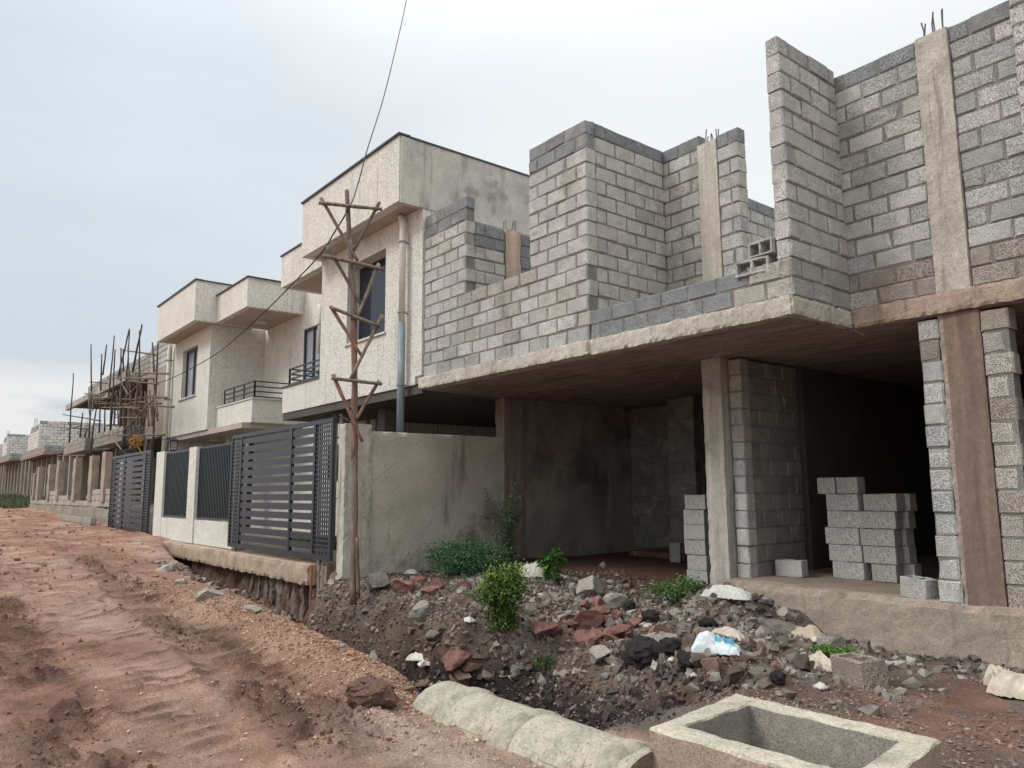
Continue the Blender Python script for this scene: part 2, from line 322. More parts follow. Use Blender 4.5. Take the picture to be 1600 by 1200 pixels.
farr=1-ss(-26,-10,XX)
C=lerpc(C,(.29,.14,.10),np.clip(farr*ss(-.25,.25,n2)*.8,0,1))
bm=np.exp(-((YY-3.3)/.5)**2)*ss(-13,-10,XX)*(1-ss(-5,-4.2,XX))
C=lerpc(C,(.36,.225,.15),np.clip(bm*ss(-.5,.1,n2)*.95,0,1))
gr_=np.exp(-((YY-2.75)/.35)**2)*ss(-5.6,-4.6,XX)
C=lerpc(C,(.36,.29,.24),np.clip(gr_*.8,0,1))
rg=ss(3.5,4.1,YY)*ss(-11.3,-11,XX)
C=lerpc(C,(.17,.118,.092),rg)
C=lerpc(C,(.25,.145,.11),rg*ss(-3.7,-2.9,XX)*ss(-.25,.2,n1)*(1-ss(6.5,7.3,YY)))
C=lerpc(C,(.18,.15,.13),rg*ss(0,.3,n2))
C=lerpc(C,(.13,.072,.052),rg*ss(7.3,8.2,YY)*(1-ss(-6.3,-5.7,XX)))  # earth floor under the slab, its shade put into the colour
C=lerpc(C,(.13,.085,.065),np.clip(SS*1.2,0,1))
C=lerpc(C,(.034,.027,.027),np.clip(ss(.25,.7,SS)*ss(-8.4,-7.2,XX+n2*1.5),0,1))
gl=(1-ss(-11.4,-11.2,XX))*ss(5.6,5.8,YY)
C=lerpc(C,(.30,.26,.22),gl)
gr=gl*ss(6.6,6.8,YY)*(1-ss(8.2,8.4,YY))*ss(-16,-15.7,XX)*(1-ss(-12.2,-12,XX))
C=lerpc(C,(.07,.13,.03),gr)
C=lerpc(C,(.06,.08,.035),ss(-80,-60,-XX*0+XX)*0+np.clip((1-ss(-50,-47,XX))*ss(4.6,5.0,YY),0,1)*ss(-.2,.1,n1))
C=np.clip(C*(1+.25*n3[...,None]),0.01,1)
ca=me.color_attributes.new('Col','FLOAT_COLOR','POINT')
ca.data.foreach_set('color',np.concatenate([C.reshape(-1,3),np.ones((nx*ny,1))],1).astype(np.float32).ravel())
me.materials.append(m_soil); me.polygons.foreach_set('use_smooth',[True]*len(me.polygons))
go=bpy.data.objects.new('ground',me); COL.objects.link(go); tag(go,None,None,kind='structure')
# fluted soil face left under the undercut beam
vs=[];fs=[];N=260;K=14
for i in range(N+1):
    x=-18.5+7.4*i/N
    for k in range(K+1):
        t=k/K; z=-2.25+1.05*t
        fl=abs(math.sin(x*9.5+1.4*mnoise.noise(Vector((x*.9,0,4)))))**.6
        y=5.50-.10*fl*(1-.3*t)+.13*mnoise.fractal(Vector((x*1.8,t*1.6,2)),.7,2,5)+.05*mnoise.noise(Vector((x*9,t*8,5)))+.16*(1-t)*-1*max(0,.4-t)
        vs.append((x,y,z))
fs=[(i*(K+1)+k,(i+1)*(K+1)+k,(i+1)*(K+1)+k+1,i*(K+1)+k+1) for i in range(N) for k in range(K)]
mb=MB(); mb.add(vs,fs,(.185,.125,.095)); o=mb.build('earth_bank',m_soil,smooth=True); tag(o,None,None,kind='structure')

# ------------------------------------------------------------------ block walls
def btone(kind='n'):
    r=random.random()
    if kind=='dark': b=(.30,.315,.325)
    elif kind=='mid': b=(.45,.45,.43)
    elif kind=='warm': b=(.50,.47,.415)
    elif kind=='brown': b=(.41,.36,.315)
    else: b=(.60,.595,.56) if r>.12 else ((.58,.555,.505) if r>.07 else (.50,.505,.50))
    k=random.uniform(.91,1.07); return tuple(c*k for c in b)
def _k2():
    q=random.uniform(.85,1.15); return (.27*q,.255*q,.23*q)  # interior block tone, lowered to paint in the shade under the slab
def blockwall(mb,P,u,L,z0,n,th,h=.205,tone=None,spans=None,core=True,bl=.4,mort=(.29,.28,.255),jit=.008,off0=0):
    ux,uy=u; wx,wy=-uy,ux           # thickness direction
    def W(a,d,z): return (P[0]+ux*a+wx*d,P[1]+uy*a+wy*d,z)
    for k in range(n):
        for (s0,s1) in (spans(k) if spans else [(0,L)]):
            za,zb=z0+k*h,z0+(k+1)*h
            if core:
                i=.013
                c=[W(s0+i,i,za),W(s1-i,i,za),W(s1-i,th-i,za),W(s0+i,th-i,za)]+[W(s0+i,i,zb-(.012 if k==n-1 else 0)),W(s1-i,i,zb-(.012 if k==n-1 else 0)),W(s1-i,th-i,zb-(.012 if k==n-1 else 0)),W(s0+i,th-i,zb-(.012 if k==n-1 else 0))]
                mb.add(c,[(0,1,5,4),(1,2,6,5),(2,3,7,6),(3,0,4,7),(4,5,6,7),(3,2,1,0)],mort)
            a=s0-(bl/2 if (k+off0)%2 else 0)
            while a<s1-.03:
                b=a+bl; A=max(a,s0); B=min(b,s1)
                if B-A>.05:
                    jo=random.uniform(-jit,jit); g=.008; e=.016; j=lambda:random.uniform(-.004,.004)
                    zl,zh=za+.007+j(),zb-.005+j(); A2,B2=A+g+j(),B-g+j()
                    if A==s0:A2=A+random.uniform(-.008,.006)
                    if B==s1:B2=B+random.uniform(-.006,.008)
                    rings=[(jo+0,e),(jo+e,0),(th-jo-e,0),(th-jo,e)]
                    v=[]
                    for d,ins in rings:
                        v+=[W(A2+ins+j(),d,zl+ins*.8+j()),W(B2-ins+j(),d,zl+ins*.8+j()),W(B2-ins+j(),d,zh-ins*.8+j()),W(A2+ins+j(),d,zh-ins*.8+j())]
                    if random.random()<.22:
                        ci=random.randrange(4); pull=random.uniform(.012,.035); cx=sum(v[i][0] for i in range(4))/4; cy=sum(v[i][1] for i in range(4))/4; cz=sum(v[i][2] for i in range(4))/4
                        for q_ in (ci,ci+4):
                            p_=v[q_]; dl=math.dist(p_,(cx,cy,cz)) or 1; v[q_]=tuple(p_[i]+((cx,cy,cz)[i]-p_[i])*pull/dl for i in range(3))
                    f=[(0,1,2,3),(15,14,13,12)]
                    for r in range(3):
                        for q in range(4):
                            f.append((r*4+q,(r+1)*4+q,(r+1)*4+(q+1)%4,r*4+(q+1)%4))
                    mb.add(v,f,(tone(k,(A+B)/2) if tone else btone()))
                a=b
def rebars(parent,x0,x1,y0,y1,z,hts,lean=.02):
    for i,hh in enumerate(hts):
        t=i/max(1,len(hts)-1); m=MB(); x=x0+(x1-x0)*t; y=y0 if i%2 else y1
        m.tube([(x,y,z-.1),(x+lean*.4*random.uniform(-1,1),y,z+hh*.5),(x+lean*random.uniform(-1,1),y,z+hh)],.008,6); m.build('rebar',m_steel,parent)
# ================================================================== RIGHT UNFINISHED BUILDING
UB=thing('unfinished_building','roofless grey hollow-block building at right with open dark ground floor and stepped walls','building',(-5,9,-1.5))
SL=(.50,.47,.405)
# slab: edge beam (rough) + soffit
mb=MB()
mb.rough(-11.04,-4.09,6.86,7.1,1.745,1.955,.04,.009,11,SL,jag=.028)
mb.rough(-11.04,-6.95,6.80,7.0,1.75,1.95,.04,.009,11,SL,jag=.022)
mb.rough(-4.30,-4.065,6.88,8.03,1.75,1.945,.04,.009,11,SL,jag=.022)
mb.rough(-4.08,3.5,8.03,8.3,1.745,1.96,.04,.009,11,(.40,.31,.25),jag=.028)
mb.build('slab_edge',m_conc,UB)
mb=MB(); mb.box(-11.04,-4.15,7.0,16,1.737,1.90); mb.box(-4.15,3.5,8.12,16,1.736,1.90); sl=mb.build('floor_slab',m_soffit,UB)
def tn(top,n,dark=1):
    def f(k,a):
        if k>=n-dark: return btone('dark')
        if k<1 and random.random()<.35: return btone('mid')
        return btone()
    return f
H=.2047
# left pilaster + low parapet + box A front as one front wall (15 courses)
mb=MB()
def sp(k):
    z=1.955+k*H
    if k<6: return [(0,4.03)]
    return [(0,1.24),(2.83,4.03)] if k<14 else ([(0,1.24),(2.83,4.03)] if k<14 else [(2.83,4.03)])
def tA(k,a):
    if k>=13 : return btone('dark')
    if k==12 and a<1.5: return btone('dark')
    if k==5 and 1.2<a<2.9: return btone('warm')
    if k<2 : return btone('mid') if random.random()<.5 else btone()
    if 2<=k<6 and 1.0<a<2.6 and random.random()<.4: return btone('warm')
    return btone()
blockwall(mb,(-11.03,6.91),(1,0),4.03,1.955,15,.19,h=H,tone=tA,spans=sp)
mb.build('block_wall',m_block,UB)
# side of pilaster going back, with column
mb=MB(); blockwall(mb,(-9.79,7.1),(0,1),.62,1.955,12,.19,h=H,tone=lambda k,a:btone('dark') if k>9 else btone('n')); mb.build('block_wall',m_block,UB)
mb=MB(); blockwall(mb,(-9.79,8.06),(0,1),.9,1.955,12,.19,h=H,tone=lambda k,a:btone('dark')); mb.build('block_wall',m_block,UB)
mb=MB(); mb.rough(-10.0,-9.775,7.73,8.05,1.93,4.44,.09,.008,5,(.47,.36,.28),jag=.02); c=mb.build('column',m_form,UB); rebars(c,-9.95,-9.85,7.8,8.0,4.42,[.22,.2,.25,.2,.22])
# box A side
mb=MB(); blockwall(mb,(-7.0,7.095),(0,1),1.43,1.955,15,.19,h=H,tone=tn(0,15,1),off0=1); mb.build('block_wall',m_block,UB)
# wall behind (faces road) with column
mb=MB(); blockwall(mb,(-7.12,8.53),(1,0),.74,1.955,15,.19,h=H,tone=tn(0,15,1)); mb.build('block_wall',m_block,UB)
mb=MB(); blockwall(mb,(-6.06,8.53),(1,0),.33,1.955,14,.19,h=H*1.03,tone=tn(0,14,1)); mb.build('block_wall',m_block,UB)
mb=MB(); mb.rough(-6.38,-6.06,8.515,8.75,1.93,4.86,.06,.005,10,(.47,.44,.38),jag=.008); c=mb.build('column',m_form,UB); rebars(c,-6.33,-6.1,8.6,8.7,4.84,[.2,.26,.22,.16,.24,.2])
# wall far behind seen through the gap
mb=MB(); blockwall(mb,(-7.0,9.9),(0,1),4.2,1.955,14,.19,h=.2047,tone=tn(0,14,1)); mb.build('block_wall',m_block,UB)
# low parapet between box A and wing
mb=MB(); blockwall(mb,(-7.0,6.92),(1,0),2.9,1.955,2,.19,h=.195,tone=lambda k,a:btone('dark') if a<2.3 else btone('warm'),off0=1); mb.build('parapet',m_block,UB)
# wing wall
mb=MB(); blockwall(mb,(-4.09,6.93),(0,1),1.16,1.955,14,.17,h=.203,tone=lambda k,a: btone('mid') if k<2 else (btone('mid') if k==13 else btone())); mb.build('block_wall',m_block,UB)
# front wall right
mb=MB()
def tR(k,a):
    if k>=13: return btone('dark')
    if k<2 and a<1.4: return btone('brown') if random.random()<.8 else btone('warm')
    if k==1 : return btone('dark')
    return btone('mid') if random.random()<.45 else btone()
blockwall(mb,(-4.2,8.09),(1,0),1.02,1.955,14,.19,h=.198,tone=tR)
mb.build('block_wall',m_block,UB)
mb=MB(); blockwall(mb,(-2.87,8.09),(1,0),6.3,1.955,14,.19,h=.198,tone=tR)
mb.build('block_wall',m_block,UB)
mb=MB(); blockwall(mb,(-2.27,7.95),(1,0),.4,1.955,16,.14,h=.2,tone=lambda k,a:btone()); mb.build('block_wall',m_block,UB)
mb=MB(); mb.rough(-3.19,-2.87,8.055,8.32,1.93,4.72,.05,.006,11,(.46,.425,.37),jag=.008); c=mb.build('column',m_conc,UB); rebars(c,-3.15,-2.92,8.1,8.25,4.7,[.26,.2,.3,.26,.34,.24])
# back and side walls of the upper floor (seen only from elsewhere)
mb=MB(); blockwall(mb,(-11.03,15.8),(1,0),14.5,1.955,13,.19,h=.205,bl=.8); mb.build('block_wall',m_blockfar,UB)
# ---- ground floor
mb=MB(); mb.rough(-6.29,-5.99,8.28,8.62,-1.45,1.74,.06,.010,7,(.41,.385,.34),jag=.012); mb.build('column',m_form,UB)
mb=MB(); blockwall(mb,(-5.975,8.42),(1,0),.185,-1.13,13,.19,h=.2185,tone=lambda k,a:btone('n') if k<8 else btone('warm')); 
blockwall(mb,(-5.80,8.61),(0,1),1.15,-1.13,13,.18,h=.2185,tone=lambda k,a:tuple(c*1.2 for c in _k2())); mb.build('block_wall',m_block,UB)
mb=MB(); blockwall(mb,(-3.41,8.08),(1,0),.20,-1.10,13,.19,h=.2165,tone=lambda k,a:btone('n') if k!=11 else btone('brown'),jit=.012); mb.build('block_wall',m_block,UB)
mb=MB(); mb.rough(-3.205,-3.155,8.10,8.25,-1.1,1.74,.05,.02,9,(.37,.31,.26)); mb.build('mortar_fill',m_conc,UB)
mb=MB(); mb.rough(-3.16,-2.83,8.085,8.38,-1.45,1.74,.05,.005,9,(.20,.145,.118),jag=.006); mb.build('column',m_form,UB)
mb=MB(); blockwall(mb,(-2.82,8.08),(1,0),.24,-1.10,13,.19,h=.2165,tone=lambda k,a:btone('warm') if k%4 else btone('brown'),jit=.012); mb.build('block_wall',m_block,UB)
mb=MB(); mb.rough(-2.1,-1.8,8.085,8.38,-1.45,1.74,.12,.008,4.5,(.225,.15,.115)); mb.build('column',m_form,UB)
mb=MB(); mb.rough(1.6,1.9,8.085,8.38,-1.45,1.74,.12,.008,4.5,(.225,.15,.115)); mb.build('column',m_form,UB)
# plinth
PLc=(.37,.30,.245)
mb=MB(); mb.rough(-6.0,3.5,8.02,8.35,-1.85,-1.085,.07,.022,3.2,PLc,jag=.07); mb.rough(-5.95,3.5,8.25,14.5,-1.85,-1.075,.25,.010,2,(.28,.22,.175)); mb.build('plinth',m_conc,UB)
# interior walls
mb=MB()
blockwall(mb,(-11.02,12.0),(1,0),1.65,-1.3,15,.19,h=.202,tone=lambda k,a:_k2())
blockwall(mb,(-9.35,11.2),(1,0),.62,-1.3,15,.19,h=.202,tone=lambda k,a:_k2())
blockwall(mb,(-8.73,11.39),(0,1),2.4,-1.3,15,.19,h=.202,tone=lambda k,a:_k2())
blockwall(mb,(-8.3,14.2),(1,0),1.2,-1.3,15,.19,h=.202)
mb.build('interior_wall',m_block,UB)
mb=MB(); mb.rough(-10.3,-7.0,11.1,12.4,-1.4,-1.10,.2,.02,3,(.15,.09,.07),jag=.05); mb.build('interior_step',m_conc,UB)
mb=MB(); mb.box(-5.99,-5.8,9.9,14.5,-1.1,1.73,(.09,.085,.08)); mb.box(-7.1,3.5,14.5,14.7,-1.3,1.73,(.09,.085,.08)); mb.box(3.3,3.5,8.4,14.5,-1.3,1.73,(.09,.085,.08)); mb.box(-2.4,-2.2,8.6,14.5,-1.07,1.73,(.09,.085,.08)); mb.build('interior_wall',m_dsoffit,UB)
# splinters hanging from the soffit
for a,b in (((1137,535),(1100,577)),((1070,570),(1055,592)),((1236,512),(1232,524)),((1335,516),(1350,524))):
    pa=ray(*a); pb=ray(*b); ta=1.73/pa.z; m=MB(); m.tube([pa*ta,pb*(ta*.995)],[.008,.003],5,(1.6,1.3,1.1)); m.build('wood_splinter',m_wood,UB)

# ================================================================== FINISHED HOUSES
def cap(mb,x0,x1,y0,y1,z,t=.05,h=.035): mb.box(x0-.02,x1+.02,y0-.02,y1+.02,z,z+h)
def ringparapet(mb,x0,x1,y0,y1,z0,z1,t,col=(1,1,1)):
    mb.box(x0,x1,y0,y0+t,z0,z1,col); mb.box(x1-t,x1,y0+t,y1,z0,z1,col); mb.box(x0,x0+t,y0+t,y1,z0,z1,col)
def railing(parent,segs,z0,z1):
    m=MB()
    for (a,b,n) in segs:
        a=Vector((*a,0));b=Vector((*b,0))
        for t in (0,.34,.67,1): 
            z=z0+.03+(z1-z0-.03)*t; m.bar((a.x,a.y,z),(b.x,b.y,z),.035,.03)
        for i in range(n+1):
            p=a.lerp(b,i/n); m.bar((p.x,p.y,z0),(p.x,p.y,z1),.035,.035)
    return m.build('railing',m_metal,parent)
def drain(parent,x,y,z0,z1,zsplit,rad=.055,top=True):
    m=MB()
    if top: m.tube([(x-.12,y+.02,z1+.02),(x-.06,y,z1-.03),(x,y,z1-.16),(x,y,zsplit)],rad,12)
    else: m.tube([(x,y,z1),(x,y,zsplit)],rad,12)
    o=m.build('drainpipe',m_pipeC,parent,True)
    if zsplit>z0+.1:
        m=MB(); m.tube([(x,y,zsplit+.0),(x,y,z0)],rad*1.12,12); m.build('drainpipe',m_pipeG,parent,True)
    z=z1-.5
    while z>z0+.3:
        m=MB(); m.tube([(x,y,z-.012),(x,y,z+.012)],rad*1.35,12); m.box(x-.015,x+.015,y,y+.12,z-.01,z+.01); m.build('pipe_bracket',m_pipeG,o); z-=1.3
    return o
# --- nearer house
H2=thing('finished_house','cream stuccoed house with empty square upper window and boxy projecting parapet, beside the block building','house',(-14,8,-1.05))
m=MB(); # wing front wall with window opening X -13.97..-12.4, z 2.98..4.61
x0,x1=-15.2,-11.1; wx0,wx1,wz0,wz1=-13.97,-12.40,2.985,4.61; Y=6.9; T=.32
m.box(x0,wx0,Y,Y+T,1.865,5.03); m.box(wx1,x1-.0,Y,Y+T,1.865,5.03); m.box(wx0,wx1,Y,Y+T,1.865,wz0); m.box(wx0,wx1,Y,Y+T,wz1,5.03)
m.box(x0,x0+.2,Y+T,8.45,1.865,5.03)           # return wall by the balcony
m.box(-19.7,-17.36,8.45,8.65,1.865,5.55); m.box(-17.36,-15.2,8.45,8.65,1.865,4.93)       # recessed wall behind balconies
m.build('front_wall',m_stucco,H2)
m=MB(); m.box(-11.3,-11.1,7.22,16,1.865,5.03); m.build('party_wall',m_weather,H2)
m=MB(); m.box(-19.7,-11.3,15.8,16,-1,5.03); m.build('rear_wall',m_stucco,H2)
m=MB(); m.rough(-11.25,-11.06,6.86,6.95,1.86,2.0,.04,.02,12,(.25,.22,.19)); m.build('broken_corner',m_conc,H2)
m=MB(); m.box(wx0-.05,wx1+.05,6.86,6.93,2.95,2.985); m.build('window_sill',m_stucco,H2)
m=MB(); m.box(wx0+.003,wx1-.003,7.17,7.19,wz0+.003,wz1-.003); wp=m.build('window',m_glass,H2)
# big fascia box
m=MB(); m.box(-15.22,-11.12,6.42,6.6,5.033,6.24); m.box(-11.28,-11.12,6.6,12.6,5.033,6.2); m.box(-15.22,-15.06,6.6,12.6,5.033,6.24)
f=m.build('parapet_front',m_stucco,H2)
m=MB(); m.box(-11.115,-11.085,6.44,16,5.0,6.22); m.build('parapet_side',m_weather,f)
m=MB(); m.box(-15.05,-11.3,6.6,15.9,5.036,5.2); m.build('roof_soffit',m_soffit2,H2)
m=MB(); m.box(-15.26,-11.08,6.38,6.62,6.24,6.275); m.box(-11.32,-11.07,6.62,16,6.22,6.255); m.box(-15.26,-15.02,6.62,16,6.24,6.27); m.build('roof_flashing',m_flash,H2)
# second lower fascia above balcony
m=MB(); m.box(-17.52,-15.23,6.895,7.08,4.94,5.72); m.box(-17.52,-17.36,7.08,9.5,4.94,5.72); m.build('parapet_low',m_stucco,H2)
m=MB(); m.box(-17.36,-15.2,7.06,8.45,4.944,5.08); m.build('roof_soffit',m_soffit2,H2)
m=MB(); m.box(-17.56,-15.22,6.86,7.1,5.72,5.75); m.build('roof_flashing',m_flash,H2)
# balcony
m=MB(); m.box(-17.22,-15.2,6.91,7.06,1.865,2.455); m.box(-17.22,-17.07,7.06,8.45,1.865,2.455); m.build('balcony_parapet',m_stucco,H2)
m=MB(); m.box(-17.25,-15.2,6.88,7.08,2.457,2.49); m.build('parapet_coping',m_flash,H2)
railing(H2,[((-16.95,6.96),(-15.25,6.96),2),((-16.95,6.96),(-16.95,8.4),2)],2.49,2.88)
# floor slab soffit (dark, unplastered)
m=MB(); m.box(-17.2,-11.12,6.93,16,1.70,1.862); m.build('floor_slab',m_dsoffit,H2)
drain(H2,-11.58,6.78,.9,4.98,3.0,.06)
# balcony door
def glazed(parent,x0,x1,y,z0,z1,n,name='window'):
    m=MB(); m.box(x0,x1,y,y+.02,z0,z1); p=m.build(name,m_curt,parent)
    m=MB()
    for i in range(n+1):
        xx=x0+(x1-x0)*i/n; m.box(xx-.035,xx+.035,y-.05,y-.002,z0,z1)
    for z in (z0,z1-.07): m.box(x0+.035,x1-.035,y-.048,y-.003,z,z+.07)
    m.build('window_frame',m_metal,p); return p
glazed(H2,-21.1+1.6,-19.95+1.6,8.44,2.2,4.45,2,'balcony_door')
drain(H2,-18.45,8.35,-1,4.9,3.6,.055)
# ground floor of near house
m=MB(); m.box(-19.6,-16.2,8.45,8.65,-1.05,1.862); m.box(-16.2,-16.0,8.45,13,-1.05,1.7); m.build('ground_wall',m_stucco,H2)
m=MB(); m.box(-16.0,-11.3,12.6,12.8,-1.05,1.7); m.build('garage_wall',m_plast,H2)
m=MB(); m.box(-13.9,-13.6,7.6,7.9,-1.05,1.70,(.16,.14,.13)); m.build('column',m_conc,H2)
m=MB(); m.box(-15.9,-15.65,8.5,8.8,-1.05,1.70,(.5,.47,.4)); m.build('column',m_conc,H2)
m=MB(); m.box(-17.9,-17.0,8.40,8.448,.35,1.2); m.build('window',m_glass,H2)
drain(H2,-14.9,7.3,-1.05,1.7,-1,.05,False); drain(H2,-15.2,7.3,-1.05,1.7,-1,.05,False)
# --- farther house
H1=thing('finished_house','cream stuccoed house with curtained window and railed balcony, the farther of the two','house',(-23,8,-1.05))
m=MB(); x0,x1=-26.62,-22.6; wx0,wx1,wz0,wz1=-25.36,-23.82,3.0,4.54; Y=6.85
m.box(x0,wx0,Y,Y+.25,1.865,4.95); m.box(wx1,x1,Y,Y+.25,1.865,4.95); m.box(wx0,wx1,Y,Y+.25,1.865,wz0); m.box(wx0,wx1,Y,Y+.25,wz1,4.95)
m.box(-22.8,-22.6,Y+.25,8.45,1.865,4.95); m.box(-22.6,-19.7,8.45,8.65,1.865,4.95); m.box(-26.62,-26.4,Y+.25,16,-1.05,4.95)
m.build('front_wall',m_stucco,H1)
m=MB(); m.box(wx0-.25,wx1+.03,6.80,6.88,2.96,3.0); m.build('window_sill',m_stucco,H1)
glazed(H1,wx0+.003,wx1-.003,7.02,wz0+.003,wz1-.003,2)
m=MB(); m.box(-26.33,-22.25,6.26,6.42,4.93,6.1); m.box(-22.41,-22.25,6.42,12,4.93,6.1); m.box(-26.33,-26.17,6.42,12,4.93,6.1); m.build('parapet_front',m_stucco,H1)
m=MB(); m.box(-26.17,-22.41,6.42,8,4.935,5.1); m.box(-22.24,-19.92,7.04,8.44,4.935,5.05); m.build('roof_soffit',m_soffit2,H1)
m=MB(); m.box(-26.37,-22.21,6.22,6.44,6.1,6.14); m.box(-22.43,-22.21,6.44,12,6.1,6.13); m.box(-22.42,-19.69,6.83,7.06,5.72,5.75); m.box(-19.93,-19.68,7.06,12,5.72,5.745); m.build('roof_flashing',m_flash,H1)
m=MB(); m.box(-22.24,-19.75,6.87,7.03,4.93,5.72); m.box(-19.91,-19.75,7.03,12,4.93,5.72); m.build('parapet_low',m_stucco,H1)
m=MB(); m.box(-22.58,-19.7,7.1,7.25,1.87,2.48); m.box(-19.85,-19.7,7.25,8.45,1.87,2.48); m.build('balcony_parapet',m_stucco,H1)
m=MB(); m.box(-22.56,-19.66,7.07,7.27,2.482,2.515); m.box(-19.87,-19.66,7.27,8.45,2.482,2.513); m.build('parapet_coping',m_stucco,H1)
railing(H1,[((-22.1,7.16),(-19.73,7.16),3),((-19.73,7.16),(-19.73,8.4),1)],2.515,2.95)
m=MB(); m.box(-26.4,-19.85,6.9,16,1.72,1.866); m.build('floor_slab',m_soffit2,H1)
m=MB(); m.box(-26.4,-19.7,15.8,16,-1,4.95); m.build('rear_wall',m_stucco,H1)
drain(H1,-26.45,6.72,-.9,4.9,0,.075,False)
m=MB(); m.box(-26.4,-24.6,8.6,8.8,-1.05,1.72); m.box(-23.6,-19.6,8.6,8.8,-1.05,1.72); m.build('ground_wall',m_stucco,H1)
m=MB(); m.box(-22.9,-22.6,7.5,7.8,-1.05,1.72,(.5,.47,.41)); m.build('column',m_conc,H1)
for x,y,z in ((-21.2,7.8,4.93),(-21.5,7.7,1.72),(-24.2,7.6,1.72)):
    m=MB(); m.tube([(x,y,z),(x,y,z-.06)],.15,16); m.tube([(x,y,z-.055),(x,y,z-.075)],.17,16); m.build('ceiling_light',m_light,H1)
m=MB(); m.box(-15.8,-12.3,6.6,8.2,-1.06,-1.02)
# ================================================================== FRONT FENCE, GATES, WALLS
FW=thing('front_fence','cream stuccoed street fence with two dark vertical-bar grilles between the two gates','fence',(-19,5.5,-1.1))
Y=5.45
m=MB(); m.box(-21.36,-16.08,Y,Y+.2,-1.10,-.57); m.build('low_wall',m_stucco,FW)
for a,b,yo,z in ((-22.12,-21.36,-.01,1.14),(-19.1,-18.55,-.03,1.12),(-16.08,-15.93,-.01,1.13)):
    m=MB(); m.rough(a,b,Y+yo,Y+.25,-1.10,z,.2,.006,4); m.build('pillar',m_stucco,FW)
for a,b in ((-21.36,-19.1),(-18.55,-16.08)):
    m=MB(); m.box(a,b,Y+.05,Y+.09,-.54,-.50); m.box(a,b,Y+.05,Y+.09,1.06,1.10)
    n=int((b-a)/.105)
    for i in range(n+1):
        x=a+.02+(b-a-.04)*i/n; m.box(x-.017,x+.017,Y+.045,Y+.095,-.5,1.06)
    g=m.build('grille_panel',m_grille,FW)
def lantern(x,y,z,parent):
    m=MB(); m.box(x-.09,x+.09,y-.09,y+.09,z,z+.03)
    for sx in(-1,1):
        for sy in(-1,1): m.bar((x+sx*.08,y+sy*.08,z+.03),(x+sx*.1,y+sy*.1,z+.25),.018)
    m.box(x-.125,x+.125,y-.125,y+.125,z+.25,z+.275)
    m.add([(x-.12,y-.12,z+.276),(x+.12,y-.12,z+.276),(x+.12,y+.12,z+.276),(x-.12,y+.12,z+.276),(x,y,z+.36)],[(0,1,4),(1,2,4),(2,3,4),(3,0,4),(3,2,1,0)])
    for k in range(1,4):
        zz=z+.03+k*.055; m.box(x-.09,x+.09,y-.093,y-.087,zz,zz+.008); m.box(x+.087,x+.093,y-.087,y+.09,zz,zz+.008)
    o=m.build('lantern',m_lamp,parent); m=MB(); m.box(x-.078,x+.078,y-.078,y+.078,z+.03,z+.25); m.build('lantern_glass',m_lglass,o)
lantern(-21.15,5.58,1.142,FW)
GP=thing('gate_post','cream concrete post with black lantern on top, standing behind the far sliding gate','post',(-27.0,5.7,-1))
m=MB(); m.rough(-27.15,-26.85,5.6,5.9,-1.0,1.14,.2,.006,4); m.build('shaft',m_stucco,GP); lantern(-27.0,5.75,1.142,GP)
def gate(label,x0,xa,xm,xb,x1,xc,z0,z1,y,flip=False):
    g=thing('sliding_gate',label,'gate',((x0+x1)/2,y,z0),'navy sliding gates on the street')
    m=MB(); w=.06
    for x in (x0,x1): m.box(x-w/2,x+w/2,y-.03,y+.03,z0,z1)
    m.box(x0+.03,x1-.03,y-.028,y+.028,z1-.07,z1); m.box(x0+.03,x1-.03,y-.028,y+.028,z0,z0+.08)
    for x in (xa,xm,xb): m.box(x-.035,x+.035,y-.033,y+.025,z0+.08,z1-.07)
    m.build('gate_frame',m_metal,g)
    n=13; H_=(z1-z0-.2)/n
    m=MB()
    for a,b in ((xa,xm),(xm,xb)):
        for i in range(n):
            z=z0+.12+H_*(i+.30)
            m.box(a+.035,b-.035,y-.022,y-.006,z-.024,z+.088); m.box(a+.035,b-.035,y-.006,y+.02,z-.012,z+.0)
    m.build('slats',m_metal,g)
    for a,b in ((x0,xa),(xb,x1)):
        m=MB(); nn=max(3,round((b-a)/.085))
        for i in range(1,nn): x=a+(b-a)*i/nn; m.box(x-.011,x+.011,y-.012,y+.004,z0+.08,z1-.07)
        z=z0+.13
        while z<z1-.08: m.box(a+.03,b-.03,y-.018,y-.012,z,z+.035); z+=.075
        m.build('mesh_panel',m_metal,g)
    m=MB()
    for x in (x0+.35,x1-.4): m.tube([(x,y-.02,z0-.03),(x,y+.02,z0-.03)],.045,12)
    m.build('gate_wheel',m_steel,g)
    return g
gate('large navy slatted sliding gate beside the plastered pillar and timber pole',-15.85,-15.30,-12.82,-11.86,-11.22,0,-1.03,1.20,5.36)
gate('smaller-looking navy slatted sliding gate at the far end, beyond the two grilles',-27.05,-26.5,-25.3,-22.85,-22.35,0,-1.06,1.22,5.36)
# foundation beam
FB=thing('foundation_beam','long cracked concrete beam under the gate, undermined by the washed-out trench','beam',(-16,5.4,-1.3))
def colb(): return (.43,.33,.245)
m=MB(); m.rough(-21.0,-11.75,5.22,5.62,-1.44,-1.115,.06,.012,5,colb(),jag=.05); m.build('beam',m_conc,FB)
m=MB()
for x,h in ((-11.66,.62),(-11.52,.55),(-11.40,.7)): m.rough(x-.05,x+.05,5.36,5.5,-1.1-h,-1.12,.05,.02,9,(.27,.21,.17))
m.build('broken_footing',m_conc,FB)
m=MB(); m.tube([(-11.55,5.2,-1.12),(-11.53,5.19,-1.4),(-11.56,5.21,-1.62)],.02,8); m.build('rusty_bar',M('rust',(.30,.10,.06),bumps=((40,.002,.5),)),FB)
